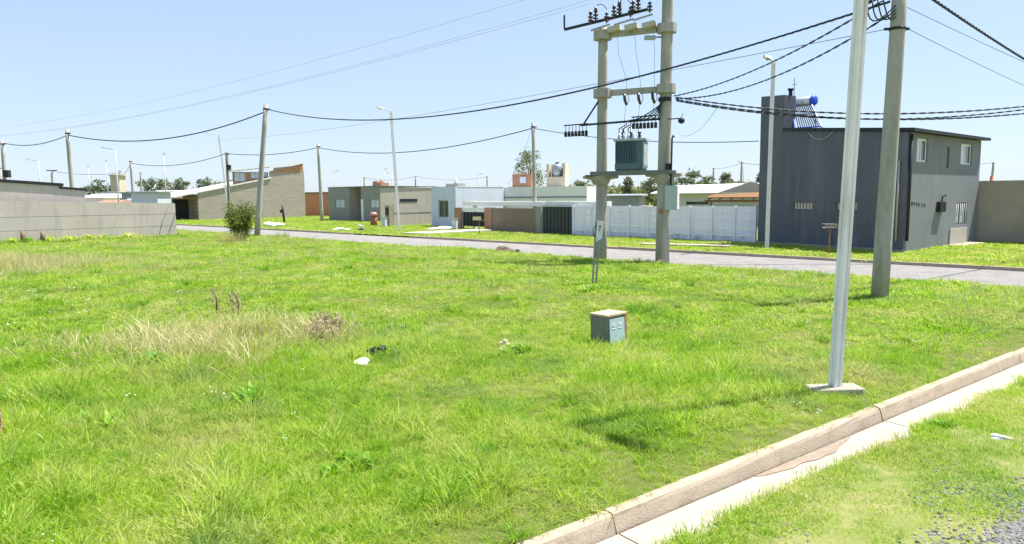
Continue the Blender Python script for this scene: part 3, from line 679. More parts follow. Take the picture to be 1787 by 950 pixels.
for u0, u1 in ((5.95, 7.2), (7.8, 9.0), (9.25, 9.85)):
    window(BH, bh, u0, u1, low(u1) + .2, 5.36, .42, M_galv, M_palepane, fw=.05)
m = MB(); BH.box(m, 5.5, 14.0, -.15, 1.6, (5.5, 6.52), (5.64, 6.66)); m.build('upper_roof', M_galv, bh)
m = MB(); BH.box(m, 5.45, 14.05, -.19, -.153, (5.48, 6.5), (5.66, 6.68)); m.build('fascia', M_zinc, bh)
m = MB(); BH.box(m, 5.25, 9.88, -.1, .48, (5.4, 5.94), (5.46, 6.0)); m.build('soffit', M_stump, bh)
m = MB(); BH.box(m, 13.79, 13.99, .203, 9, 0, 6.3); BH.box(m, 1.75, 1.95, .203, 6, 0, 2.9); m.build('side_wall', M_block, bh)
m = MB(); BH.box(m, -4.2, -.85, .5, 7, (2.2, 2.5), (2.35, 2.65)); m.build('carport_roof', M_zinc, bh)
m = MB(); BH.box(m, -.8, 1.74, .0, .1, 2.36, 2.5); m.build('carport_beam', M_wood, bh)
m = MB(); BH.box(m, -.9, 1.4, 2.5, 2.6, 0, 2.5); m.build('carport_shade', M_black, bh)  # black sheet painting the deep shade inside the open carport
for u in (-4.0, -2.0, -.8):
    m = MB(); BH.box(m, u, u + .12, .6, .72, 0, 2.3 + .06 * (u + 4)); m.build('carport_post', M_plaster_g, bh)
rb = thing('brick_wall', 'red brick wall between the block house and the low grey house', 'wall', (-25.2, 92, 0))
RB = Fr((-26.5, 92.5), (-19.5, 90.2))
m = MB(); RB.box(m, 0, 4.6, 0, .2, 0, 2.85); m.build('masonry', M_brickF, rb)
m = MB(); RB.box(m, 0, 4.6, -.05, .25, 2.853, 3.1); m.build('coping', M_stump, rb)

# left boundary wall and the building behind it
LW = Fr((-27.9, 39.2), (-21.0, 44.8)); LBF = Fr((-28.4, 39.8), (-21.5, 45.4))
lw_ = thing('boundary_wall', 'long plain grey-beige rendered wall along the left edge of the lot', 'wall', (-27.9, 39.2, 0))
lt = lambda u: 2.41 - .031 * u
m = MB(); LW.wall(m, -12, 8.95, 0, 5, .2, [], 0, lt); m.build('masonry', mat('block_wall_render', (.60, .525, .48), .95, .12, .7, (.45, .4, .36), .85, True, .3, 14), lw_)
for k, z in enumerate((.75, 1.5)):
    m = MB(); LW.box(m, -12, 8.94, -.006, -.001, z, z + .009); m.build('course_line', mat('course_grey', (.45, .42, .38), .95, .1, 2), lw_)
m = MB(); m.tube([LW.p(7.9, -.012, .1), LW.p(8.15, -.012, 1.0), LW.p(8.6, -.012, 2.05)], .012, 4); m.build('crack', mat('crack_brown', (.16, .14, .12), 1, .2, 5), lw_)
lb = thing('building', 'low beige building with stepped black roof trim behind the left boundary wall', 'building', (-28.4, 39.8, 0))
m = MB(); LBF.box(m, -10, 3.1, 0, 3, 0, (4.2, 3.2)); LBF.box(m, 3.103, 4.25, 0, 3, 0, (3.06, 2.93)); m.build('wall', mat('beige_wall', (.55, .5, .45), .92, .08, .6, (.36, .33, .3), .4, True), lb)
m = MB(); LBF.box(m, -10, 3.18, -.08, 3.1, (4.203, 3.203), (4.36, 3.36)); m.build('roof_trim', M_black, lb)
m = MB(); LBF.box(m, 2.95, 4.35, -.06, 3.1, (3.063, 2.933), (3.19, 3.06)); m.build('roof_trim', M_black, lb)

# houses behind the white fence
WB = Fr((0, 62), (6.4, 60))
wb = thing('house', 'long flat-roofed white house behind the brown block wall', 'house', (0, 62, 0))
m = MB(); WB.wall(m, -.62, 6.6, 0, 3.15, .2, [(2.2, 5.8, 1.5, 1.86)]); WB.box(m, 6.4, 6.6, .203, 8, 0, 3.1); m.build('wall', M_white, wb)
m = MB(); WB.box(m, -.62, 6.6, -.05, -.003, 2.2, 2.32); m.build('drip_band', M_bluegrey, wb)
m = MB(); WB.box(m, -.64, 6.62, .205, 8, 3.103, 3.15); m.build('roof', M_white, wb)
m = MB(); WB.box(m, 2.2, 5.8, .1, .13, 1.5, 1.86); m.build('window', M_glass, wb)
wb2 = thing('house', 'pale house with an open white carport just right of the tall dark window', 'house', (-4.5, 63, 0))
m = MB(); WB.box(m, -1.9, -.64, -.6, 5, 0, 3.2); m.build('wall', M_bluewhite, wb2)
m = MB(); WB.box(m, -4.6, -1.903, .6, 5, 2.35, 3.2); m.build('parapet', M_white, wb2)
m = MB(); WB.box(m, -4.6, -1.6, -.7, .597, 2.5, 2.62); m.build('carport_slab', M_white, wb2)
m = MB(); WB.box(m, -3.3, -3.0, -.6, -.35, 0, 2.497); m.build('post', M_white, wb2)
m = MB(); WB.box(m, -4.6, -1.903, 1.5, 1.7, 0, 2.347); m.build('back_wall', M_plaster_g, wb2)
rt = thing('roof_structure', 'red brick water-tank enclosure on the white flat roof', 'tank enclosure', (-.3, 64, 3.15))
m = MB(); WB.box(m, -.35, 1.4, 1.5, 3, 3.153, 4.3); wl = m.build('wall', M_brickF, rt)
m = MB(); WB.box(m, .35, .9, 1.42, 1.497, 3.5, 4.05); m.build('hatch', M_bluewhite, rt)
m = MB(); m.tube([WB.p(-.1, 2, 4.3), WB.p(-.1, 2, 5.2)], .02, 5); m.beam(WB.p(-.35, 2, 5.0), WB.p(.2, 2, 5.0), .02, .02); m.beam(WB.p(-.3, 2, 4.85), WB.p(.1, 2, 4.85), .02, .02); m.build('aerial', M_dark, rt)
wt = thing('tank_tower', 'beige rendered roof tower holding a steel water tank, right of the red brick enclosure', 'tank tower', (2.8, 64, 3.15))
m = MB(); WB.box(m, 2.75, 4.4, 1.5, 3.0, 3.153, 4.0); WB.box(m, 2.75, 2.95, 1.5, 3.0, 4.003, 5.1); WB.box(m, 4.2, 4.4, 1.5, 3.0, 4.003, 5.15); WB.box(m, 2.953, 4.197, 2.8, 3.0, 4.003, 5.12); m.build('enclosure', M_beige, wt)
m = MB(); c_ = WB.p(3.57, 2.1, 0); m.tube([c_ + Vector((0, 0, z)) for z in (4.01, 4.9, 5.05, 5.15)], [.5, .5, .34, .16], 16); tk = m.build('water_tank', M_tank, wt)
m = MB(); m.tube([c_ + Vector((0, 0, z)) for z in (5.15, 5.26)], .18, 10); m.build('tank_cap', M_black, tk)

WR = Fr((12, 56), (20, 52))
wr = thing('house', 'low house with a wide glaring white metal roof behind the slab fence', 'house', (12, 56, 0))
m = MB(); WR.wall(m, -.2, 7.5, 0, 2.42, .2, [(1.6, 3.3, 1.6, 1.83)]); m.build('wall', mat('offwhite_wall', (.56, .57, .52), .9, .08, 1), wr)
m = MB(); m.hexa([WR.p(-1.1, -.5, 2.43), WR.p(8.2, -.5, 2.43), WR.p(8.2, 4, 3.15), WR.p(-.3, 4, 3.05)], [WR.p(-1.1, -.5, 2.5), WR.p(8.2, -.5, 2.5), WR.p(8.2, 4, 3.25), WR.p(-.3, 4, 3.13)]); m.build('roof', M_zinc, wr)
m = MB(); m.add([WR.p(4.06, -.52, 2.5), WR.p(9, -.52, 2.52), WR.p(6.4, -.52, 3.28), WR.p(4.06, -.3, 2.5), WR.p(9, -.3, 2.52), WR.p(6.4, -.3, 3.28)], [(0, 1, 2), (5, 4, 3), (0, 2, 5, 3), (2, 1, 4, 5), (0, 3, 4, 1)]); m.build('gable', M_plast, wr)
m = MB(); WR.box(m, 1.6, 3.3, .08, .1, 1.6, 1.83); m.build('window', M_glass, wr)
m = MB(); m.box(WR.p(-.1, -.45, 2.62), (.1, .1, .25), WR.rz); m.build('vent_pipe', M_stump, wr)
pg = thing('pergola', 'orange timber pergola roof beside the left edge of the dark grey house', 'pergola', tuple(WR.p(5.5, -3, 0)))
PG = Fr(tuple(WR.p(3.9, -4, 0))[:2], tuple(WR.p(9, -4, 0))[:2])
m = MB(); m.hexa([PG.p(0, 0, 2.1), PG.p(5, 0, 2.1), PG.p(5, 2.5, 2.5), PG.p(0, 2.5, 2.3)], [PG.p(0, 0, 2.16), PG.p(5, 0, 2.16), PG.p(5, 2.5, 2.56), PG.p(0, 2.5, 2.36)]); m.build('roof_boards', M_wood, pg)
for k in range(7):
    m = MB(); m.beam(PG.p(.2 + k * .75, -.15, 2.03), PG.p(.2 + k * .75, 2.5, 2.3), .08, .12); m.build('rafter', M_wood, pg)
m = MB(); m.beam(PG.p(-.1, .1, 1.9), PG.p(5, .1, 1.9), .1, .14); m.build('beam', M_wood, pg)
for u in (.35, 4.4):
    m = MB(); m.box(PG.p(u, .1, .91), (.16, .16, 1.82), PG.rz); m.build('post', M_wood, pg)
def shed(name, label, cat, x, y, wd, dp, h, mw, mr, slope=.15, rz=-.3, extra=None):
    F = Fr((x, y), (x + math.cos(rz), y + math.sin(rz)))
    t_ = thing(name, label, cat, (x, y, 0))
    m = MB(); F.box(m, -wd / 2, wd / 2, 0, dp, 0, h); m.build('wall', mw, t_)
    m = MB(); m.hexa([F.p(-wd / 2 - .3, -.3, h + .004), F.p(wd / 2 + .3, -.3, h + .004), F.p(wd / 2 + .3, dp, h + .004), F.p(-wd / 2 - .3, dp, h + .004)], [F.p(-wd / 2 - .3, -.3, h + .1), F.p(wd / 2 + .3, -.3, h + .1), F.p(wd / 2 + .3, dp, h + slope * dp + .1), F.p(-wd / 2 - .3, dp, h + slope * dp + .1)]); m.build('roof', mr, t_)
    for u in ([] if extra is None else extra):
        m = MB(); F.box(m, u, u + .9, -.04, -.003, .9, 2.0); m.build('window', M_glass, t_)
    return t_
shed('shed', 'small dark sheet shed seen low between the two transformer poles', 'shed', 9.5, 62, 3.0, 4, 2.25, M_bluegrey, M_bluegrey, .03)
shed('outbuilding', 'tan outbuilding with a brick-coloured front, just past the ridge of the white roof', 'building', 32, 80, 9, 5, 3.0, M_plast, M_plast, .05)
shed('house', 'white house with a low zinc roof just past the right end of the left building', 'house', -53.6, 92, 2.8, 4, 2.6, M_white, M_zinc, .12, 0, (-1.1,))
shed('house', 'small house with a red tiled roof past the left boundary wall', 'house', -49.6, 88, 2.4, 3, 1.9, M_brickF, mat('red_tile', (.5, .2, .13), .9, .15, 3), .12, 0, (-.5,))
shed('house', 'dark bluish house under the tall beige block past the left boundary wall', 'house', -55, 100, 3.4, 4, 3.3, M_bluegrey, M_bluegrey, .03, 0)
tb = shed('water_tower', 'tall beige block standing above the dark bluish house on the left', 'tower', -59.3, 108, 1.3, 2, 6.0, M_beige, M_beige, .0, 0)
shed('shed', 'blue-grey metal shed above the left boundary wall', 'shed', -37.7, 74, 2.7, 3, 3.1, mat('pale_blue_sheet', (.44, .5, .55), .6, .08, 1), M_galv, .02, 0)
shed('house', 'white house with a wide pale roof behind the blue-grey metal shed', 'house', -46, 104, 16, 7, 3.0, M_white, M_zinc, .09, 0, (2, 4.5))
shed('house', 'pale house whose flat roof shows past the right boundary wall, nearest the right edge', 'house', 50.2, 62, 6, 6, 4.2, M_beige, M_galv, .02, -.3)
shed('house', 'pale cube house just beyond the lower right corner of the grey house', 'house', 44, 74, 4, 5, 3.7, M_plast, M_white, .0, -.3)

# ------------------------------------------------------------------ transformer station
b1, b2 = Vector((3.28, 26.3, 0)), Vector((5.33, 25.3, 0))
TS = Fr(b1[:2], b2[:2])
ts = thing('transformer_platform', 'twin concrete poles joined by cross-beams and a platform carrying the transformer', 'transformer station', (4.3, 25.8, 0))
for bx, tpx, h, r0, r1, nm in ((b1, Vector((3.33, 26.3, 0)), 8.35, .215, .165, 'pole'), (b2, Vector((5.42, 25.3, 0)), 10.6, .245, .175, 'pole')):
    m = MB(); m.tube([bx + (tpx - bx) * t_ + Vector((0, 0, h * t_ - (.2 if t_ == 0 else 0))) for t_ in np.linspace(0, 1, 8)], [r0 + (r1 - r0) * t_ for t_ in np.linspace(0, 1, 8)], 18); m.build(nm, M_pole, ts)
for z, hh in ((8.05, .2), (6.02, .2)):
    m = MB(); m.beam(TS.p(.3, 0, z), TS.p(2.0, 0, z), .16, hh); m.build('cross_beam', M_pole, ts)
    for bx in (TS.p(.04, 0, z), TS.p(2.34, 0, z)):
        m = MB(); m.tube([bx + Vector((0, 0, -.15)), bx + Vector((0, 0, .15))], [.34, .34], 10, smooth=False); m.build('beam_collar', M_pole, ts)
for k, bx in enumerate((TS.p(-.02, 0, 2.95), TS.p(2.31, 0, 2.98))):
    m = MB(); m.tube([bx + Vector((0, 0, -.18)), bx + Vector((0, 0, -.02)), bx + Vector((0, 0, .14))], [.27, .36, .36], 12, smooth=False)
    for s_ in (-1, 1):
        m.hexa([bx + TS.u * (.3 * s_) - TS.v * .18 + Vector((0, 0, .0)), bx + TS.u * (.62 * s_) - TS.v * .18 + Vector((0, 0, .05)), bx + TS.u * (.62 * s_) + TS.v * .18 + Vector((0, 0, .05)), bx + TS.u * (.3 * s_) + TS.v * .18 + Vector((0, 0, .0))][::s_],
               [bx + TS.u * (.3 * s_) - TS.v * .18 + Vector((0, 0, .14)), bx + TS.u * (.62 * s_) - TS.v * .18 + Vector((0, 0, .14)), bx + TS.u * (.62 * s_) + TS.v * .18 + Vector((0, 0, .14)), bx + TS.u * (.3 * s_) + TS.v * .18 + Vector((0, 0, .14))][::s_])
    m.build('bracket', M_conc, ts)
for v_ in (-.33, .33):
    m = MB(); m.beam(TS.p(-.3, v_, 3.17), TS.p(2.65, v_, 3.17), .07, .14); m.build('platform_channel', mat('channel_steel', (.16, .18, .17), .6, .2, 3), ts)
m = MB(); m.box(TS.p(-.25, 0, 3.1), (.5, .7, .05), TS.rz); m.build('platform_plate', M_stump, ts)
# meter box, conduit, junction box on the right pole
m = MB(); m.box(TS.p(2.62, -.16, 2.28), (.4, .3, .84), TS.rz); mb_ = m.build('meter_box', M_boxg, ts)
m = MB(); m.box(TS.p(2.84, -.16, 2.28), (.035, .26, .78), TS.rz); m.build('door', M_lamp, mb_)
m = MB(); m.tube([TS.p(2.6, -.2, 2.7), TS.p(2.62, -.2, 4.3), TS.p(2.66, -.2, 4.42), TS.p(2.7, -.2, 4.35)], .03, 6); m.build('conduit', M_dark, ts)
m = MB(); m.box(TS.p(2.5, -.2, 3.25), (.16, .14, .42), TS.rz); m.build('junction_box', M_black, ts)
m = MB(); m.box(TS.p(2.28, -.3, 1.82), (.1, .12, .14), TS.rz); m.build('clip', M_rust, ts)
# upper steel arm with insulators
arm0, arm1 = Vector((1.97, 26.6, 8.34)), Vector((4.75, 25.4, 8.72))
m = MB(); m.beam(arm0, arm1, .07, .09); ua = m.build('upper_arm', M_dark, ts)
m = MB(); m.beam(arm0 + Vector((0, 0, .04)), arm0 + Vector((0, 0, .5)), .06, .06, Vector((0, 1, 0))); p_ = arm0.lerp(arm1, .68); m.beam(p_, p_ + Vector((0, 0, .8)), .06, .06, Vector((0, 1, 0))); m.build('arm_rod', M_dark, ua)
for k, t_ in enumerate((.36, .64, .86)):
    p_ = arm0.lerp(arm1, t_)
    m = MB(); m.beam(TS.p(.12 + .62 * k + .2, -.2, 8.16), TS.p(.12 + .62 * k + .62, -.2, 8.22), .3, .16); m.build('fuse_base', mat('fuse_base_pale', (.5, .45, .36), .8, .15, 4), ts)
    m = MB(); m.beam(p_ + Vector((-.1, -.02, -.28)), p_ + Vector((.55, -.2, -.12)), .05, .06); m.build('insulator_bracket', M_galv, ts)
    for du, dz, hh in ((-.12, -.05, .42), (.06, .02, .5), (.42, -.1, .36)):
        q_ = p_ + Vector((du, -.14 - .2 * (du > .2), dz)); m = MB(); zz = [0, .06, .07, .1, .11, .17, .18, .22, .23, .29, .3, hh]; rr_ = [.03, .03, .1, .1, .035, .035, .095, .095, .035, .035, .08, .03]
        m.tube([q_ + Vector((0, 0, z)) for z in zz], rr_, 10); m.build('insulator', M_porc, ts)
    m = MB(); m.tube([p_ + Vector((.06 + .38 * s_, -.14 - .1 * s_, .5 - .12 * s_ + .55 * s_ * (1 - s_))) for s_ in np.linspace(0, 1, 8)], .014, 5); m.build('jumper', M_wire, ts)
# drop leads and cut-outs
for k, (u0, u1) in enumerate(((.62, .95), (1.25, 1.45), (1.9, 1.95))):
    m = MB(); m.tube([TS.p(u0, -.12, 7.95), TS.p(u0 + .06, -.14, 7.3), TS.p(u1, -.14, 6.5), TS.p(u1 + .02, -.12, 6.12)], .008, 4)
    m.tube([TS.p(u1, -.15, 5.5), TS.p(u1 - .06, -.1, 5.0), TS.p(u1 - .1, 0, 4.7)], .008, 4); m.build('drop_lead', M_wire_thin, ts)
    q_ = TS.p(u1 - .05, -.16, 5.92); m = MB(); m.tube([q_, q_ + Vector((.02, 0, -.2)), q_ + Vector((.08, 0, -.38))], [.05, .055, .04], 8); m.build('cut_out', M_porc, ts)
    m = MB(); m.tube([q_ + Vector((.14, 0, .0)), q_ + Vector((.17, 0, -.2)), q_ + Vector((.08, 0, -.4))], .018, 5); m.build('fuse_tube', M_steel, ts)
# low-voltage bars with fuse rows
m = MB(); m.beam(TS.p(-.75, -.15, 4.93), TS.p(2.2, -.15, 5.0), .06, .07); lv = m.build('lower_arm', M_dark, ts)
m = MB(); m.beam(TS.p(-.62, -.15, 4.97), TS.p(-.05, -.12, 5.78), .05, .05); m.build('diagonal_brace', M_dark, ts)
for ua_, ub_, z in ((-1.35, -.42, 4.62), (1.2, 2.12, 4.78)):
    m = MB(); m.beam(TS.p(ua_, -.25, z + .32), TS.p(ub_, -.25, z + .34), .04, .04); rk = m.build('fuse_rack', M_dark, ts)
    for k in range(7):
        uu = ua_ + (ub_ - ua_) * (k + .5) / 7
        m = MB(); m.tube([TS.p(uu, -.25, z + .32), TS.p(uu, -.25, z + .08)], .012, 5); m.tube([TS.p(uu, -.25, z + .1), TS.p(uu, -.25, z - .09)], .055, 8); m.build('fuse_holder', M_black, rk)
# small floodlight and photocell
m = MB(); m.tube([TS.p(2.2, -.15, 7.75), TS.p(1.95, -.4, 7.72)], .03, 6); m.box(TS.p(1.88, -.46, 7.7), (.36, .2, .12), TS.rz + .5); m.build('floodlight', M_galv, ts)
m = MB(); m.tube([TS.p(2.1, -.1, 4.98), TS.p(2.85, -.15, 4.98)], .022, 6); m.sphere(TS.p(2.92, -.15, 4.9), .12, 10, 6, (1, 1, .9)); m.tube([TS.p(2.9, -.15, 5.0), TS.p(2.98, -.15, 5.15)], .012, 4); m.build('siren', M_black, ts)
# bundle of twisted leads rising to the pole
for k in range(5):
    m = MB(); p0, p1 = TS.p(1.1 + .2 * k, -.2, 5.0), TS.p(2.35, -.3, 5.62 + .03 * k)
    m.tube([p0.lerp(p1, s_) + Vector((.03 * math.sin(9 * s_ + k), 0, -.32 * math.sin(math.pi * s_) * (.5 + .12 * k))) for s_ in np.linspace(0, 1, 12)], .022, 5); m.build('lead', M_wire, ts)
m = MB(); m.tube([TS.p(2.31, -.05, 5.6), TS.p(2.31, -.05, 5.72)], .225, 14); m.build('cable_clamp', M_dark, ts)

tf = thing('transformer', 'grey-green oil transformer with cooling fins standing on the pole platform', 'transformer', tuple(TS.p(1.05, 0, 3.24)))
tu0, tu1 = .62, 1.36
m = MB(); TS.box(m, tu0, tu1 + .25, -.28, .28, 3.25, 4.28); m.build('tank', M_teal_shade, tf)
m = MB(); TS.box(m, tu0 - .05, tu1 + .34, -.36, .34, 4.283, 4.36); m.build('lid', M_teal_lit, tf)
for k in range(12):
    m = MB(); TS.box(m, tu0 + .02 + k * .062, tu0 + .045 + k * .062, -.36, -.283, 3.55, 4.24); m.build('fin', M_teal_shade, tf)
m = MB(); TS.box(m, tu1 + .253, tu1 + .3, -.26, .26, 3.32, 4.24); sp_ = m.build('lit_side_panel', M_teal_lit, tf)  # pale sheet that paints sunlight onto the right face of the tank
m = MB(); TS.box(m, tu1 + .302, tu1 + .31, -.1, .0, 3.75, 3.9); m.build('warning_plate', mat('yellow_plate', (.7, .55, .08), .6, .1, 4), sp_)
m = MB(); TS.box(m, tu1 + .302, tu1 + .31, -.22, .2, 3.36, 3.44); m.build('name_plate', M_galv, sp_)
m = MB(); TS.box(m, tu0, tu1 + .2, -.34, -.283, 3.3, 3.5); m.build('bottom_rail', M_teal_shade, tf)
for k in range(4):
    q_ = TS.p(tu0 + .1 + .17 * k, -.18, 4.36); m = MB(); m.tube([q_, q_ + Vector((0, 0, .05)), q_ + Vector((0, 0, .1)), q_ + Vector((0, 0, .22))], [.04, .055, .035, .015], 8); m.build('bushing', M_galv, tf)
for k in range(3):
    q_ = TS.p(tu0 + .15 + .3 * k, .15, 4.36); m = MB(); m.tube([q_ + Vector((0, 0, z)) for z in (0, .08, .09, .13, .14, .2, .21, .26, .27, .45)], [.05, .05, .075, .075, .045, .045, .07, .07, .04, .02], 8); m.build('high_voltage_bushing', M_porc, tf)
for k in range(3):
    m = MB(); p0 = TS.p(tu0 + .1 + .17 * k, -.18, 4.58); p1 = TS.p(1.0 + .15 * k, -.2, 4.95); m.tube([p0, p0 + Vector((0, 0, .15)), p1 + Vector((0, -.02, -.1)), p1], .02, 5); m.build('tail_lead', M_wire, tf)

# ------------------------------------------------------------------ poles and lamps
def pole(base, top, h, r0, r1, label, mm=M_pole, group='utility poles', n=14, fit=True):
    b = Vector((base[0], base[1], 0)); t = Vector((top[0], top[1], 0))
    th = thing('utility_pole', label, 'utility pole', tuple(b), group)
    m = MB(); m.tube([b + (t - b) * s_ + Vector((0, 0, h * s_ - (.15 if s_ == 0 else 0))) for s_ in np.linspace(0, 1, 7)], [r0 + (r1 - r0) * s_ for s_ in np.linspace(0, 1, 7)], n); m.build('shaft', mm, th)
    if fit:
        q_ = b + (t - b) * .97 + Vector((0, 0, h * .965)); m = MB(); m.tube([q_ + Vector((0, 0, -.05)), q_ + Vector((0, 0, .05))], r1 * 1.12 + .01, n); m.box(q_ + Vector((r1 + .06, -.02, 0)), (.14, .05, .06)); m.build('cable_bracket', M_dark, th)
    return th
fp = pole((8.31, 16.05), (8.47, 16.05), 7.3, .185, .15, 'thick grey-brown concrete pole between the white lamp post and the dark house', n=20)
m = MB(); q_ = Vector((8.44, 16.05, 5.93)); m.tube([q_ + Vector((0, 0, -.03)), q_ + Vector((0, 0, .03))], .172, 16); m.box(q_ + Vector((-.22, 0, 0)), (.14, .05, .05)); m.box(q_ + Vector((.2, 0, 0)), (.1, .05, .05)); m.build('wire_bracket', M_dark, fp)
for k in range(4):
    m = MB(); p0 = Vector((8.05 - .12 * k, 15.95, 6.52)); p1 = Vector((8.3, 15.9, 6.15 + .08 * k)); m.tube([p0.lerp(p1, s_) + Vector((-.05 * k * math.sin(math.pi * s_), 0, -.2 * math.sin(math.pi * s_) * (1 + .3 * k))) for s_ in np.linspace(0, 1, 9)], .016, 5); m.build('loose_lead', M_wire, fp)
for k in range(3):
    m = MB(); q_ = Vector((7.75 - .1 * k, 16.0, 6.48 - .05 * k)); m.tube([q_, q_ + Vector((.22, 0, .1))], .035, 6); m.build('cable_clamp', M_dark, fp)
pole((-15.61, 43.86), (-14.68, 43.86), 8.0, .175, .13, 'leaning concrete pole beside the green bush at the street corner', n=16)
pole((-18.6, 70.5), (-18.72, 70.5), 7.6, .18, .125, 'pole at the left corner of the low grey house')
pole((1.5, 45.45), (1.4, 45.45), 6.9, .13, .105, 'slim pole in front of the brown block wall, left of the charcoal gate')
p118 = pole((-31.6, 52), (-31.7, 52), 7.4, .165, .125, 'pole rising behind the black stepped roof trim of the left building')
p6 = pole((-42.1, 60), (-42.0, 60), 7.3, .17, .13, 'pole nearest the left edge of the picture, with a dark box on it')
m = MB(); m.box((-41.7, 59.8, 4.6), (.45, .4, .6)); m.build('fuse_box', M_black, p6)
pole((-45.6, 87), (-45.7, 87), 7.2, .17, .13, 'pole left of the blue-grey metal shed, over the boundary wall')
p395 = pole((-29.4, 75), (-29.4, 75), 7.2, .17, .14, 'dark pole with a box beside the left gable end of the block house', mm=mat('pole_dark', (.2, .2, .17), .9, .15, 2))
m = MB(); m.box((-29.15, 74.8, 5.6), (.35, .3, .5)); m.build('fuse_box', M_black, p395)
far_lab = {(-73.1, 115): 'far pole with a crossarm above the black roof trim of the left building', (-65.7, 128): 'far slim pole between the left building and the beige block', (-65, 120): 'far grey pole against the tall beige block',
           (-35.7, 175): 'far pole just left of the brick chimney on the low grey house', (-36.2, 200): 'farthest short pole above the roof of the low grey house', (-22.6, 170): 'far pole rising behind the right half of the low grey house',
           (-5.9, 175): 'far pole left of the red brick tank enclosure', (38, 136): 'far pole against the trees right of the transformer', (35, 110): 'far pole beside a white lamp, just left of the dark grey house'}
for (x, y), lab in far_lab.items():
    pole((x, y), (x + .1, y), 7.3, .2, .15, lab, n=8, group='far utility poles')
pr = pole((83.1, 125), (83.4, 125), 7.4, .22, .18, 'far pole with a red-painted lower half beyond the right boundary wall', n=8, group='far utility poles')
m = MB(); m.tube([(83.1, 125, 0), (83.22, 125, 5)], [.27, .25], 8); m.build('red_sleeve', M_red, pr)
m = MB(); m.box((-73.0, 115, 7.1), (1.6, .15, .15)); m.build('crossarm', M_dark, [o for o in bpy.data.objects if o.get('label') == far_lab[(-73.1, 115)]][0])
pt = pole((-45.3, 64), (-45.3, 64), 5.45, .13, .12, 'short dark pole with a drum and a box above the left building', n=8, group='far utility poles')
m = MB(); m.tube([(-45.4, 63.7, 4.9), (-45.4, 63.7, 5.4)], .28, 10); m.build('drum', M_black, pt)
m = MB(); m.box((-45.2, 63.8, 4.1), (.4, .3, .35)); m.build('fuse_box', M_black, pt)

def hprof(a, g, d=.014): # square channel post with a groove on each face
    return [(-a, -a), (-g, -a), (-g, -a + d), (g, -a + d), (g, -a), (a, -a), (a, -g), (a - d, -g), (a - d, g), (a, g), (a, a), (g, a), (g, a - d), (-g, a - d), (-g, a), (-a, a), (-a, g), (-a + d, g), (-a + d, -g), (-a, -g)]
def rot2(pr_, an): return [(x * math.cos(an) - y * math.sin(an), x * math.sin(an) + y * math.cos(an)) for x, y in pr_]
def lamp(x, y, h, dx, armdir, armlen, label, a=.054, rz=.5, channel=True, slab=True, mm=None, group='street lamps', r=.07):
    th = thing('street_lamp', label, 'street lamp', (x, y, 0), group); mm = mm or M_lamp
    b, t = Vector((x, y, 0)), Vector((x + dx, y, h)); ad = Vector((armdir[0], armdir[1], 0)).normalized()
    m = MB()
    if channel: m.prism(rot2(hprof(a, a * .35), rz), b, t)
    else: m.tube([b, b.lerp(t, .5), t], [r, r * .85, r * .6], 8)
    m.build('post', mm, th)
    m = MB(); e = t + ad * armlen + Vector((0, 0, .12)); m.tube([t - Vector((0, 0, .15)), t + Vector((0, 0, .0)), e], .035 if channel else .05, 8); m.build('arm', mm, th)
    m = MB(); s_ = ad.cross(Vector((0, 0, 1)))
    pts = []
    for k, (l, wd, ht) in enumerate(((0, .05, .04), (.15, .09, .07), (.4, .11, .08), (.6, .06, .03))):
        c_ = e + ad * (l - .08) + Vector((0, 0, .02 + l * .1)); pts.append([c_ - s_ * wd - Vector((0, 0, .05)), c_ + s_ * wd - Vector((0, 0, .05)), c_ + s_ * wd * .7 + Vector((0, 0, ht)), c_ - s_ * wd * .7 + Vector((0, 0, ht))])
    fs = [(3, 2, 1, 0), (12, 13, 14, 15)] + [(4 * i + j, 4 * i + (j + 1) % 4, 4 * i + 4 + (j + 1) % 4, 4 * i + 4 + j) for i in range(3) for j in range(4)]
    m.add([p for q in pts for p in q], fs); hd = m.build('lamp_head', mm, th)
    m = MB(); c_ = e + ad * .22 + Vector((0, 0, -.035)); m.sphere(c_, .075, 10, 5, (1, 1, .45)); m.build('lens', M_galv, hd)
    if slab:
        m = MB(); m.box(b + Vector((0, 0, .02)), (.6, .4, .1), rz - .2); m.build('base_slab', M_conc, th, bevel=.01)
    return th
nl = lamp(3.85, 8.38, 7.8, .22, (.75, -.66), .55, 'white grooved steel lamp post on a concrete base in the foreground', rz=.35, slab=False, mm=mat('worn_white_post', (.82, .8, .82), .5, .07, 2, (.4, .3, .2), .6, True))
m = MB(); m.box((3.84, 8.37, .05), (.62, .27, .1), .06); m.build('base_slab', M_conc, nl, bevel=.014)
lamp(-7.73, 49.37, 8.2, -.36, (-1, -.3), .5, 'white lamp post in front of the short beige garden wall', a=.075)
lamp(10.82, 30.32, 7.75, .06, (-.75, -.66), .25, 'white lamp post in front of the left corner of the dark grey house', a=.075, rz=-.2)
lamp(-31.0, 79, 9.3, -.75, (-1, -.2), .9, 'white lamp post standing before the left gable of the block house', a=.08)
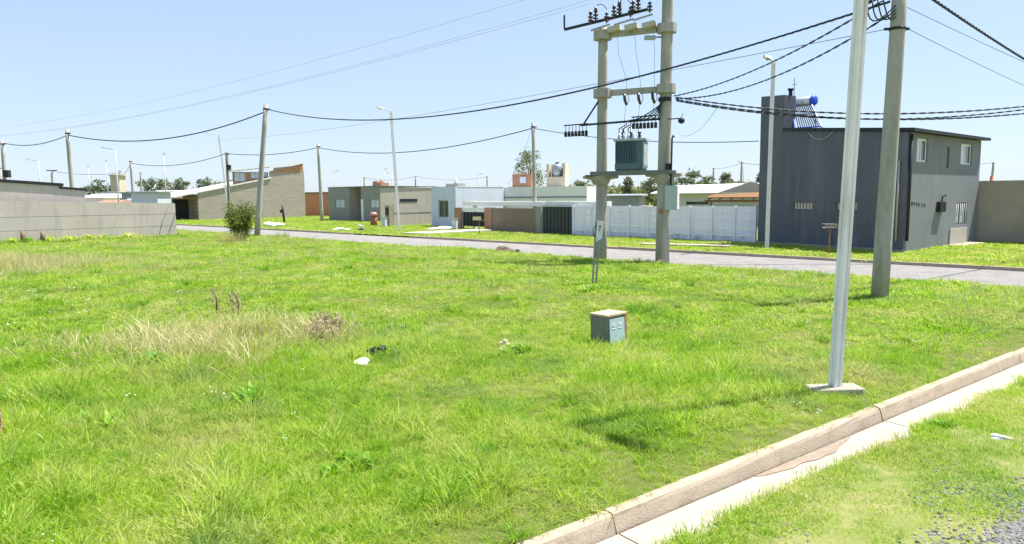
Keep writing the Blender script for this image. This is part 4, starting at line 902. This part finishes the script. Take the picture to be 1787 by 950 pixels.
for x, y, h, ax, lab in ((-60.0, 92, 7.4, -1, 'far white lamp above the left building, nearest the picture edge'), (-42, 77, 7.7, -1, 'tall white lamp left of the blue-grey metal shed'),
                         (-71.9, 123, 7.9, 0.2, 'far lamp just right of the pole behind the left building'), (-58.7, 105, 7.9, 0.2, 'far lamp left of the tall beige block'), (-43.6, 91, 7.9, 0.2, 'far lamp right of the blue-grey metal shed'),
                         (-37.3, 152, 7.8, .6, 'far lamp above the left end of the low grey house'), (-24.5, 140, 7.7, .2, 'far lamp left of the white lamp post near the garden wall'), (-26.9, 163, 7.7, -1, 'faint far lamp just behind the white post near the garden wall'),
                         (-8.1, 175, 7.6, .8, 'far lamp over the pale carport house'), (39.6, 123, 7.6, -.9, 'far white lamp just left of the dark grey house')):
    lamp(x, y, h, 0, (ax, -.3), .8, lab, channel=False, slab=False, group='far street lamps', r=.085, mm=mat('far_lamp_grey', (.5, .52, .53), .6, .05, 2))

# ------------------------------------------------------------------ overhead cables
def cable(label, p, q, sag, r, mm=None, strands=1, pitch=.6, n=40, group='overhead cables'):
    p, q = Vector(p), Vector(q); L_ = (q - p).length; m = MB(); d = (q - p).normalized(); a = d.cross(Vector((0, 0, 1))).normalized(); b = a.cross(d)
    if strands > 1: n = int(L_ / pitch * 8)
    for s_ in range(strands):
        pts = []
        for i in range(n + 1):
            t_ = i / n; c_ = p.lerp(q, t_) - Vector((0, 0, 4 * sag * t_ * (1 - t_)))
            if strands > 1:
                an = 2 * math.pi * (t_ * L_ / pitch + s_ / strands); c_ += (a * math.cos(an) + b * math.sin(an)) * r * 1.05
            pts.append(c_)
        m.tube(pts, r, 4 if strands > 1 or L_ > 60 else 6)
    o = m.build('overhead_cable', mm or M_wire)
    return tag(o, label, 'cable', group)
cable('thick twisted black cable from the near concrete pole to the leaning corner pole', (8.25, 16.05, 6.51), (-14.73, 43.86, 7.74), 1.45, .015, strands=3)
cable('twisted black cable from the near pole to the transformer, crossing the lamp head', (8.08, 16.05, 6.52), (5.66, 25.3, 5.78), .30, .013, strands=2)
cable('twisted black cable from the near pole to the transformer, the lower and more sagging one', (8.3, 16.05, 6.26), (5.7, 25.3, 5.7), .48, .013, strands=2)
cable('sagging twisted cable from the transformer across the grey house, the upper one of three', (5.74, 25.3, 5.74), (22.72, 24.0, 6.05), .84, .017, strands=2)
cable('sagging twisted cable from the transformer across the grey house, the lowest of three', (5.74, 25.3, 5.66), (22.75, 24.0, 5.78), .87, .017, strands=2)
cable('sagging twisted cable from the transformer across the grey house, the middle one of three', (5.74, 25.3, 5.62), (23.18, 24.5, 6.26), 1.02, .014, strands=2)
cable('thick black cable falling from the near pole to the upper right corner', (8.6, 16.05, 6.93), (38.14, 40.0, 5.55), .75, .018, strands=3)
cable('thin grey wire leaving the near pole to the right, the upper of the two', (8.59, 16.05, 6.4), (38.13, 40.0, 5.71), .28, .008, M_wire_thin)
cable('thin grey wire leaving the near pole to the right, the lower of the two', (8.61, 16.05, 5.96), (38.2, 40.0, 4.93), .5, .008, M_wire_thin)
cable('long thin wire from the near pole running left behind the thick twisted cable', (8.27, 16.05, 5.94), (-31.73, 79.0, 8.77), .48, .009, M_wire_thin)
M_mv = mat('bare_conductor', (.45, .5, .6), .5, .1, 3)
cable('bare high-voltage wire from the transformer top to the far left, the highest of three', (4.92, 25.4, 10.36), (-107.14, 110.0, 16.04), 4.3, .008, M_mv, n=60)
cable('bare high-voltage wire from the transformer top to the far left, the middle of three', (3.98, 25.6, 9.44), (-107.19, 110.0, 15.6), 4.3, .008, M_mv, n=60)
cable('bare high-voltage wire from the transformer top to the far left, the lowest of three', (2.86, 25.9, 9.07), (-107.24, 110.0, 15.19), 4.0, .008, M_mv, n=60)
cable('black cable between the leaning corner pole and the pole behind the left building', (-14.81, 43.86, 7.54), (-31.68, 52.0, 7.02), .97, .035)
cable('black cable between the two poles behind the left building', (-31.68, 52.0, 7.02), (-41.9, 60.0, 7.13), .42, .03)
cable('black cable between the low grey house pole and the slim pole by the block wall', (-18.73, 70.5, 7.23), (1.39, 45.45, 6.59), .97, .03)
cable('black cable from the slim pole by the block wall to the dark grey house', (1.39, 45.45, 6.59), (11.56, 33.85, 4.83), .35, .02)
cable('black cable between the dark pole and the pole at the low grey house', (-29.43, 75.0, 7.04), (-18.73, 70.5, 7.23), .38, .032)
cable('black cable between the pole by the metal shed and the dark pole', (-45.69, 87.0, 6.73), (-29.43, 75.0, 7.04), .71, .032)
cable('faint far cable from the beige block pole to the pole by the metal shed', (-65.1, 120, 6.8), (-45.69, 87.0, 6.73), .7, .025)
cable('far cable from the left edge pole to the beige block pole, above the left building', (-73, 115, 7.0), (-65.1, 120, 6.8), .4, .03)
cable('far cable strung behind the low grey house between two short poles', (-35.8, 175, 7.2), (-22.5, 170, 7.2), .8, .03)
cable('far cable ending at the far pole left of the red brick tank enclosure', (-22.5, 170, 7.2), (-5.9, 175, 7.0), .8, .03)
cable('far cable over the trees right of the transformer', (38, 136, 7.2), (35, 110, 7.0), .3, .025)
cable('far cable running right from the pole beside the dark grey house', (35, 110, 7.0), (83.3, 125, 7.3), 1.0, .03)
cable('thin service wire from the slim pole by the block wall down to the white house', (1.3, 45.45, 6.5), (-.3, 60, 3.3), .4, .01, M_wire_thin)
cable('thin service wire slanting down behind the transformer to the white-roofed house', (9.1, 32, 6.2), (9.4, 40, 5.6), .4, .01, M_wire_thin)

# ------------------------------------------------------------------ small things on the lot
cb = thing('utility_cabinet', 'squat grey utility cabinet with rusty lid and pale blue door in the grass', 'cabinet', (1.5, 11.3, 0))
CB = Fr((1.49, 11.06), (1.84, 11.40))                         # the lit door side
lean = Vector((.02, .02, 0))
m = MB(); m.hexa([CB.p(0, 0, 0), CB.p(CB.L, 0, 0), CB.p(CB.L, .33, 0), CB.p(0, .33, 0)], [CB.p(0, 0, .5) - lean, CB.p(CB.L, 0, .5) - lean, CB.p(CB.L, .33, .5) - lean, CB.p(0, .33, .5) - lean]); m.build('body', mat('cabinet_concrete', (.2, .21, .18), .9, .2, 4, (.1, .11, .1), .6, True, .2, 40), cb)
m = MB(); m.hexa([CB.p(-.01, -.026, .503) - lean, CB.p(CB.L + .012, -.026, .503) - lean, CB.p(CB.L + .012, .34, .503) - lean, CB.p(-.01, .34, .503) - lean], [CB.p(-.01, -.026, .532) - lean, CB.p(CB.L + .012, -.026, .532) - lean, CB.p(CB.L + .012, .34, .532) - lean, CB.p(-.01, .34, .532) - lean]); m.build('lid', mat('rusty_lid', (.55, .42, .28), .9, .12, 6, (.45, .24, .1), .7), cb)
m = MB(); m.hexa([CB.p(.05, -.02, .03), CB.p(CB.L - .06, -.02, .03), CB.p(CB.L - .06, -.004, .03), CB.p(.05, -.004, .03)], [CB.p(.05, -.02, .46) - lean, CB.p(CB.L - .06, -.02, .46) - lean, CB.p(CB.L - .06, -.004, .46) - lean, CB.p(.05, -.004, .46) - lean]); dr = m.build('door', mat('cabinet_door', (.42, .54, .6), .5, .07, 6, (.55, .6, .6), .4), cb)
m = MB(); m.hexa([CB.p(CB.L - .055, -.022, .03), CB.p(CB.L - .005, -.022, .03), CB.p(CB.L - .005, -.004, .03), CB.p(CB.L - .055, -.004, .03)], [CB.p(CB.L - .055, -.022, .49) - lean, CB.p(CB.L - .005, -.022, .49) - lean, CB.p(CB.L - .005, -.004, .49) - lean, CB.p(CB.L - .055, -.004, .49) - lean]); m.build('door_frame', M_rust, cb)
for u in (.1, .26):
    for z in (.34, .3, .37):
        m = MB(); m.box(CB.p(u + .05, -.022, z) - lean * .7, (.085, .006, .008), CB.rz); m.build('louvre', M_white, dr)

sp2 = thing('sign_post', 'narrow leaning post with weathered white board, in front of the left transformer pole', 'sign post', (2.18, 18.78, 0))
for dx in (-.03, .06):
    m = MB(); m.beam((2.15 + dx, 18.78, 0), (2.25 + dx, 18.78, 1.35 if dx > 0 else 1.74), .05, .045, Vector((0, 1, 0))); m.build('stake', mat('weathered_timber', (.32, .3, .27), .95, .2, 8), sp2)
m = MB(); m.hexa([(2.2, 18.72, 1.18), (2.36, 18.72, 1.26), (2.36, 18.76, 1.26), (2.2, 18.76, 1.18)], [(2.24, 18.72, 1.74), (2.42, 18.72, 1.72), (2.42, 18.76, 1.72), (2.24, 18.76, 1.74)]); bd = m.build('board', M_lamp, sp2)
m = MB(); m.tube([(2.28, 18.712, 1.62), (2.31, 18.712, 1.55), (2.29, 18.712, 1.45)], .008, 4); m.tube([(2.34, 18.712, 1.62), (2.31, 18.712, 1.55)], .008, 4); m.build('mark', M_dark, bd)
m = MB(); m.tube([(2.2, 18.74, 1.62), (2.13, 18.72, 1.5), (2.16, 18.72, 1.3)], .012, 4); m.build('loose_wire', M_dark, sp2)

def crumple(name, label, cat, loc, size, mm, seed, group=None, parent=None):
    rn = random.Random(seed); bm = bmesh.new(); bmesh.ops.create_icosphere(bm, subdivisions=3, radius=1)
    k = [(Vector((rn.gauss(0, 1), rn.gauss(0, 1), rn.gauss(0, 1))).normalized(), rn.uniform(.15, .5)) for _ in range(14)]
    for v_ in bm.verts:
        d_ = v_.co.normalized(); s_ = 1 + sum(a_ * (max(0, d_.dot(n_)) ** 6 - .12) for n_, a_ in k) + rn.uniform(-.05, .05)
        v_.co = Vector((d_.x * s_ * size[0], d_.y * s_ * size[1], max(-.02, d_.z * s_ * size[2])))
    me = bpy.data.meshes.new(name); bm.to_mesh(me); bm.free(); me.materials.append(mm); o = bpy.data.objects.new(name, me); COL.objects.link(o)
    o.location = loc; o.rotation_euler = (0, 0, rn.uniform(0, 6))
    return tag(o, label, cat, group) if parent is None else o
o = crumple('plastic_bag', 'crumpled white plastic bag in the grass next to a black bag', 'bag', (-2.17, 10.0, .07), (.16, .1, .07), M_bag, 1); o.rotation_euler.z = .1
o = crumple('plastic_bag', 'small torn black bag in the grass behind the white one', 'bag', (-2.0, 10.36, .17), (.17, .11, .1), M_bagk, 2); o.rotation_euler.z = .2
crumple('stone', 'pale stone in the grass above a leafy weed, middle of the lot', 'stone', (-.14, 11.2, .08), (.11, .07, .06), M_stone, 3)
o = crumple('paper_scrap', 'pale flattened scrap lying in the verge near the right edge', 'litter', (4.93, 7.05, ZL + .05), (.12, .05, .03), mat('scrap_grey', (.55, .58, .52), .8, .15, 9), 4); o.rotation_euler.z = -.3
mnd = crumple('earth_mound', 'dark mound of ash and earth at the near edge of the far street', 'mound', (-.33, 30.9, .0), (.62, .4, .2), M_ash, 5); mnd.rotation_euler.z = 0
for k in range(5):
    crumple('clod', '', '', (-.33 + .3 * k - .7, 30.7 + .2 * (k % 2), 0), (.16, .12, .09), M_ash, 50 + k, parent=mnd).parent = mnd
    c_ = mnd.children[-1]; c_.location = (.3 * k - .6, -.3 + .12 * (k % 2), .02)
o = crumple('rubble_bag', 'torn heap of white plastic sacks by the leaning corner pole', 'bag', (-19.5, 58.8, .15), (1.0, .5, .38), M_bag, 6); o.rotation_euler.z = -.1
crumple('rubble_bag', 'flattened long white sack on the far verge, left of a dark heap', 'bag', (-12.0, 51.2, .12), (.75, .3, .16), M_bag, 7).rotation_euler.z = -.3
crumple('rubble_bag', 'dark bag with a pale top next to the flattened white sack', 'bag', (-10.55, 50.6, .12), (.42, .3, .22), M_bagk, 8)
crumple('rubble_bag', 'pale scrap lying on the dark bag by the flattened white sack', 'bag', (-10.6, 50.55, .36), (.25, .2, .12), mat('grey_plastic', (.5, .53, .56), .6, .1, 6), 9)
crumple('rubble_bag', 'white sacks heaped on the verge before the tall dark window', 'bag', (-4.9, 50.3, .15), (.8, .4, .26), M_bag, 10).rotation_euler.z = -.2
mb2 = thing('meter_stub', 'small pale box on the verge at the foot of the red brick pillar', 'box', (-4.0, 50.6, 0))
m = MB(); m.box((-4.0, 50.6, .4), (.36, .25, .8), -.5); m.build('body', M_bluewhite, mb2, bevel=.02)
m = MB(); m.box((-4.0, 50.6, .83), (.42, .3, .05), -.5); m.build('cap', M_conc, mb2)
mb3 = thing('meter_stub', 'small pale box on the verge at the foot of the meter pillar', 'box', (-10.1, 57.0, 0))
m = MB(); m.box((-10.1, 57.0, .35), (.36, .25, .7), -.5); m.build('body', M_bluewhite, mb3, bevel=.02)
m = MB(); m.box((-10.1, 57.0, .73), (.42, .3, .05), -.5); m.build('cap', M_conc, mb3)
m = MB(); m.hexa([(-6.9, 45.3, .06), (-5.3, 44.2, .06), (-1.2, 47.4, .1), (-2.4, 48.2, .1)], [(-6.9, 45.3, .16), (-5.3, 44.2, .16), (-1.2, 47.4, .2), (-2.4, 48.2, .2)])
tag(m.build('driveway_slab', mat('bright_concrete', (.62, .6, .55), .9, .06, 1.5)), kind='structure')
m = MB(); m.hexa([(5.9, 33.0, .1), (9.3, 31.1, .1), (9.8, 31.6, .1), (6.2, 33.6, .1)], [(5.9, 33.0, .15), (9.3, 31.1, .15), (9.8, 31.6, .15), (6.2, 33.6, .15)])
tag(m.build('path_slab', M_conc), kind='structure')
# thin signs on stakes across the street
s1 = thing('house_sign', 'small yellow-white sign on a thin stake in front of the low black gate', 'sign', (-1.9, 43.6, 0))
m = MB(); m.tube([(-1.95, 43.6, 0), (-1.98, 43.6, 1.02)], .025, 6); m.build('stake', M_stump, s1)
m = MB(); m.box((-2.1, 43.58, 1.05), (.5, .05, .22)); m.build('panel', mat('cream_panel', (.75, .6, .35), .7, .15, 6), s1)
m = MB(); m.box((-1.8, 43.6, .95), (.3, .05, .12)); m.build('lower_panel', M_wood, s1)
s2 = thing('basket_stand', 'thin rusty stand with a small cream rubbish basket before the dark grey house', 'bin', (12.0, 26.9, 0))
m = MB(); m.tube([(11.98, 27.0, 0), (12.0, 27.0, 1.1)], .022, 6); m.build('stake', M_rust, s2)
m = MB()
for k in range(7): m.tube([(11.79 + .07 * k, 26.9, 1.08), (11.79 + .07 * k, 26.9, 1.22)], .008, 4)
m.beam((11.78, 26.9, 1.1), (12.22, 26.9, 1.1), .02, .02); m.beam((11.78, 26.9, 1.23), (12.22, 26.9, 1.23), .02, .02); m.beam((11.78, 27.2, 1.1), (12.22, 27.2, 1.1), .02, .02); m.beam((11.78, 27.2, 1.23), (12.22, 27.2, 1.23), .02, .02); m.box((12.0, 27.05, 1.09), (.44, .32, .015)); m.build('basket', M_beige, s2)
st = thing('stump', 'dark upright wooden post in the grass in front of the block house', 'post', (-21.7, 68.3, 0))
m = MB(); m.tube([(-21.6, 68.3, 0), (-21.7, 68.3, 1.0), (-21.75, 68.3, 1.75)], [.1, .11, .08], 8); m.build('trunk', M_dark, st)
m = MB(); m.box((-21.85, 68.2, 1.15), (.2, .16, .26)); m.build('knot', M_black, st)
for k, (x, y, h_, lab) in enumerate(((-26.95, 39.45, .75, 'brown weathered stake at the foot of the left wall, the left one'), (-26.25, 40.05, .68, 'brown weathered stake at the foot of the left wall, the right one'))):
    o = thing('stake', lab, 'stake', (x, y, 0), 'wall stakes'); m = MB(); m.tube([(x, y, 0), (x + .05, y, h_ * .6), (x, y, h_)], [.12, .13, .07], 7); m.build('shaft', M_stump, o)
# ruined brick pillar at the left edge
bp = thing('brick_pillar', 'ruined brick pillar cut by the left edge of the picture', 'pillar', (-5.3, 6.9, 0))
BPF = Fr((-5.73, 6.34), (-5.03, 6.89))
m = MB(); BPF.box(m, .02, BPF.L - .025, .02, .4, 0, .56); m.build('mortar_core', mat('mortar', (.42, .37, .33), 1, .15, 9), bp)
bmats = [mat('loose_brick_red', (.42, .17, .1), .95, .25, 7, (.5, .42, .36), .5), mat('loose_brick_grey', (.3, .25, .24), .95, .25, 7), mat('loose_brick_pink', (.5, .32, .26), .95, .2, 7)]
for r_ in range(9):
    u = -.12 * (r_ % 2)
    while u < BPF.L - .05:
        u1 = min(u + .235, BPF.L - random.uniform(0, .03))
        if u1 - max(u, 0) > .05:
            m = MB(); BPF.box(m, max(u, 0), u1, random.uniform(-.008, .008), .43, .004 + r_ * .064, .004 + r_ * .064 + .052); m.build('brick', random.choice(bmats), bp)
        u += .25

# ------------------------------------------------------------------ vegetation
def leaves(c, n, sp_, size, rn, squash=1.0, up=.3):
    vs_, fs = [], []
    for _ in range(n):
        p = Vector((rn.gauss(0, sp_[0]), rn.gauss(0, sp_[1]), rn.gauss(0, sp_[2]))) + c
        nrm = Vector((rn.gauss(0, 1), rn.gauss(0, 1), rn.gauss(0, 1) + up)).normalized(); a = nrm.orthogonal().normalized(); a = (Matrix.Rotation(rn.uniform(0, 6.28), 3, nrm) @ a); b = nrm.cross(a)
        s_ = size * rn.uniform(.6, 1.35); o = len(vs_)
        vs_ += [p - a * s_, p - b * s_ * .38, p + a * s_, p + b * s_ * .38]; fs.append((o, o + 1, o + 2, o + 3))
    return vs_, fs
def tree(x, y, h, wd, label, seed, mm=None, base=.25, n=900, leaf=.28, col=None, group='trees beyond the houses', conic=False):
    rn = random.Random(seed); th = thing('tree', label, 'tree', (x, y, 0), group); mm = mm or M_tree
    m = MB(); m.tube([(x + rn.uniform(-.1, .1) * k, y, h * .78 * k / 5 - .05 * (k == 0)) for k in range(6)], [.035 * h * (1 - .15 * k) * .6 + .02 for k in range(6)], 7); tk_ = m.build('trunk', M_bark, th)
    cr = MB(); cents = []
    for k in range(26):
        t_ = rn.random(); z = h * (base + (1 - base) * t_) * .97
        prof_ = (1 - t_) ** .8 if conic else math.sin(math.pi * (.12 + .8 * t_)) ** .7
        a = rn.uniform(0, 6.28); rr_ = wd / 2 * prof_ * rn.uniform(.35, 1.0); c_ = Vector((x + rr_ * math.cos(a), y + rr_ * math.sin(a), z)); cents.append(c_)
        v_, f_ = leaves(c_, n // 26, (wd * .09, wd * .09, h * .045), leaf, rn); cr.add(v_, f_)
    cr.build('crown', mm, th)
    for k in range(5):
        c_ = cents[k * 5]; m = MB(); m.tube([(x, y, max(.3 * h * base, c_.z * .6)), tuple((c_ + Vector((x, y, c_.z * .8))) / 2), tuple(c_)], [.012 * h, .008 * h, .003 * h], 5); m.build('limb', M_bark, th)
    return th
tree(3.2, 120, 10.0, 5.6, 'tall open eucalyptus rising behind the red brick tank enclosure', 1, base=.28, n=1500, leaf=.24)
tree(-62.8, 110, 5.4, 5.5, 'round dark tree beyond the left building, left of the beige block', 2, n=1000)
tree(-69, 118, 4.4, 4.5, 'small low tree just past the end of the black roof trim', 3, n=700)
rn = random.Random(9)
tl_lab = ['leftmost', 'second', 'third', 'fourth', 'fifth', 'sixth', 'seventh', 'eighth', 'ninth', 'tenth', 'eleventh', 'last']
for k in range(12):
    tree(-101 + k * 2.3 + rn.uniform(-.4, .4), 200 + rn.uniform(-4, 4), 8.2 - .1 * k + rn.uniform(-.4, .4), 4.8, tl_lab[k] + ' tree from the left in the even row above the pale roofs on the left', 20 + k, n=620, leaf=.42, base=.06, group='tree row on the left horizon')
tr = [(14.5, 150, 5.4, 5, 'bushy tree right of the white house', M_tree), (20, 155, 6.4, 3.2, 'dark pointed conifer between the white house and the left transformer pole', M_tree), (24.3, 150, 6.0, 3.4, 'dark rounded conifer behind the left transformer pole', M_tree),
      (26.5, 120, 3.8, 5.5, 'yellowish bush low between the transformer poles, left', M_tree_y), (23, 105, 3.0, 5, 'yellowish bush low between the transformer poles, right', M_tree_y), (29.5, 145, 6.2, 5.5, 'tree seen under the transformer', M_tree),
      (33.6, 150, 7.6, 5.2, 'tallest tree just right of the right transformer pole', M_tree), (37.6, 150, 7.0, 5, 'second tree right of the transformer poles', M_tree), (41.5, 152, 5.9, 5.5, 'third tree right of the transformer poles, sloping lower', M_tree),
      (36, 130, 4.4, 6, 'pale bush in front of the trees right of the transformer', M_tree_y), (42, 135, 4.2, 6, 'pale bush under the far pole right of the transformer', M_tree_y), (47, 150, 4.8, 6, 'low tree behind the tan outbuilding', M_tree_y),
      (49, 165, 6.8, 4, 'round dark tree left of the far white lamp', M_tree), (57.5, 165, 7.2, 3, 'dark tree just left of the far pole by the grey house', M_tree), (64, 165, 6.5, 4, 'small tree right of the far white lamp', M_tree), (69, 165, 6.6, 4, 'dark tree touching the edge of the grey house', M_tree),
      (-13, 190, 4.6, 4, 'faint tree far behind the pale carport house', M_tree)]
for k, (x, y, h, wd, lab, mm) in enumerate(tr):
    tree(x, y, h, wd, lab, 60 + k, mm, base=.05, n=1500, leaf=.36, conic='conifer' in lab)
m = MB()
for k in range(60):
    x = 12 + k * 1.05; c_ = Vector((x, 172 + 6 * math.sin(k), 2.2)); v_, f_ = leaves(c_, 200, (1.5, 2, 1.0), .55, rn); m.add(v_, f_)
tag(m.build('far_thicket', M_tree_y), kind='stuff')
def shrub(name, x, y, h, wd, label, seed, mm, n=900, leaf=.06, cat='shrub', stems=9):
    rn = random.Random(seed); th = thing(name, label, cat, (x, y, 0)); m = MB(); cr = MB()
    for k in range(stems):
        a = rn.uniform(0, 6.28); e = Vector((x + math.cos(a) * wd * .42 * rn.uniform(.3, 1), y + math.sin(a) * wd * .42 * rn.uniform(.3, 1), h * rn.uniform(.55, 1)))
        b = Vector((x + rn.uniform(-.1, .1), y + rn.uniform(-.1, .1), 0)); md = (b + e) / 2 + Vector((0, 0, h * .1)); m.tube([b, md, e], [.02 * h, .012 * h, .004 * h], 5)
        for j in range(5):
            t_ = .3 + .7 * j / 4; p = b.lerp(md, t_ * 2) if t_ < .5 else md.lerp(e, t_ * 2 - 1)
            v_, f_ = leaves(p, n // stems // 5, (wd * .1, wd * .1, h * .09), leaf, rn); cr.add(v_, f_)
    m.build('stem', M_bark, th); cr.build('foliage', mm, th); return th
shrub('bush', -14.9, 39.5, 2.05, 1.9, 'unkempt green bush at the foot of the leaning corner pole', 5, M_bush, 4200, .075, 'bush', 22)
shrub('dry_shrub', -3.15, 11.75, .42, .8, 'low brown twiggy shrub at the right end of the dry grass', 6, M_shrub_dry, 2600, .03, 'shrub', 26)
def tuft_clump(label, x, y, seed, n, rad, h, mm, lean=.6, nm='grass_tussock', wd=.012, cat='grass clump'):
    o = clump(nm, n, rad, h * .5, h, wd, lean, mm, 4, seed); COL.objects.link(o); o.location = (x, y, .01); return tag(o, label, cat)
M_straw = leaf_mat('straw', [(.45, .43, .14), (.6, .53, .25), (.7, .62, .38)], .35, 2)
tuft_clump('straw tussock between the bush and the leaning pole', -15.0, 38.4, 1, 260, .55, .9, M_straw)
tuft_clump('dark green tussock at the right foot of the leaning pole', -13.6, 42.5, 2, 120, .4, .55, M_weed)
# dry seed heads over the mound of long grass: uncountable
m = MB()
rn = random.Random(4)
for k in range(420):
    if k % 2: x, y = rn.gauss(-3.9, .75), rn.gauss(12.1, .7)
    else: x, y = rn.gauss(-5.3, 1.0), rn.gauss(10.6, .6)
    h = rn.uniform(.14, .46); a = rn.uniform(0, 6.28); l = rn.uniform(.05, .3); b = Vector((x, y, 0)); e = b + Vector((math.cos(a) * l, math.sin(a) * l, h)); md = (b + e) / 2 + Vector((0, 0, .08 * h))
    m.tube([b, md, e, e + Vector((math.cos(a) * .04, math.sin(a) * .04, -.01))], [.0035, .003, .005, .002], 3)
tag(m.build('seed_stalks', M_straw), kind='stuff')
wd_par = thing('dead_weed', 'pair of dead brown stalks standing in the long grass', 'dead plant', (-5.9, 14.6, 0))
for dx, dy, h_ in ((-.2, 0, .55), (.1, .1, .42), (.28, -.1, .5)):
    m = MB(); b = Vector((-5.9 + dx, 14.6 + dy, 0)); m.tube([b, b + Vector((.02, 0, h_ * .6)), b + Vector((-.06, 0, h_)), b + Vector((-.1, 0, h_ * 1.02))], [.016, .018, .014, .006], 6); st_ = m.build('stalk', M_stump, wd_par)
    m = MB(); rn = random.Random(int(dx * 100)); v_, f_ = leaves(b + Vector((.0, 0, h_ * .6)), 120, (.07, .07, .13), .03, rn); m.add(v_, f_); m.build('dead_leaves', M_shrub_dry, wd_par)
def weed(x, y, label, seed, n=30, rad=.35, lf=.22, z=0.0, mm=None):
    """rosette weed with long arching leaves"""
    rn = random.Random(seed); th = thing('weed_plant', label, 'weed', (x, y, z)); mm = mm or M_weed
    for c_ in range(3):
        m = MB(); cx, cy = x + rn.uniform(-rad, rad), y + rn.uniform(-rad, rad) * .6
        for k in range(int(n * 1.1)):
            a = rn.uniform(0, 6.28); l = lf * rn.uniform(.5, 1.1); w_ = l * .075; el = rn.uniform(.4, 1.25); d = Vector((math.cos(a), math.sin(a), 0)); s_ = Vector((-d.y, d.x, 0)); b = Vector((cx + rn.uniform(-.06, .06), cy + rn.uniform(-.06, .06), z))
            pts = []
            for t_, ww in ((0, .3), (.35, 1), (.7, .8), (1, .08)):
                p = b + d * (l * math.cos(el) * t_) + Vector((0, 0, l * math.sin(el) * t_ - .35 * l * t_ * t_)); pts += [p - s_ * w_ * ww, p + s_ * w_ * ww]
            m.add(pts, [(0, 1, 3, 2), (2, 3, 5, 4), (4, 5, 7, 6)])
        m.build('leaf_rosette', mm, th)
    return th
weed(-4.85, 9.9, 'large bright green leafy weed under the dry grass', 1, 60, .35, .42)
weed(-.1, 10.5, 'dark leafy weed patch below the pale stone', 2, 54, .35, .3)
weed(-4.3, 7.3, 'dark leafy weed near the ruined brick pillar', 3, 54, .3, .34)
weed(-3.3, 11.0, 'small bright weed between the dry grass and the brown shrub', 4, 36, .25, .26)
weed(-.5, 5.55, 'pale spotted weed near the bottom edge, left of the kerb', 5, 60, .3, .16)
weed(2.25, 17.6, 'leafy weed clump at the foot of the leaning sign post', 6, 48, .4, .34)
weed(-2.9, 8.1, 'long bladed weed clump in the middle of the lot', 7, 48, .35, .36)
weed(-1.35, 6.1, 'broad bright weed clump in the near grass', 8, 48, .3, .24)
weed(4.6, 7.5, 'weed sprig growing through the verge at the gutter edge', 9, 24, .12, .14, ZL + .03)
weed(6.6, 8.9, 'weed sprig at the gutter edge far up the verge', 10, 24, .12, .18, ZL + .03)
for k, u_ in enumerate((.5, 2.9, 4.6, 6.2)):
    weed(*LW.p(u_, -.4, 0)[:2], ['leftmost', 'second', 'third', 'rightmost'][k] + ' yellow-green weed clump along the foot of the left wall', 30 + k, 60, .7, .75, 0, M_blade)
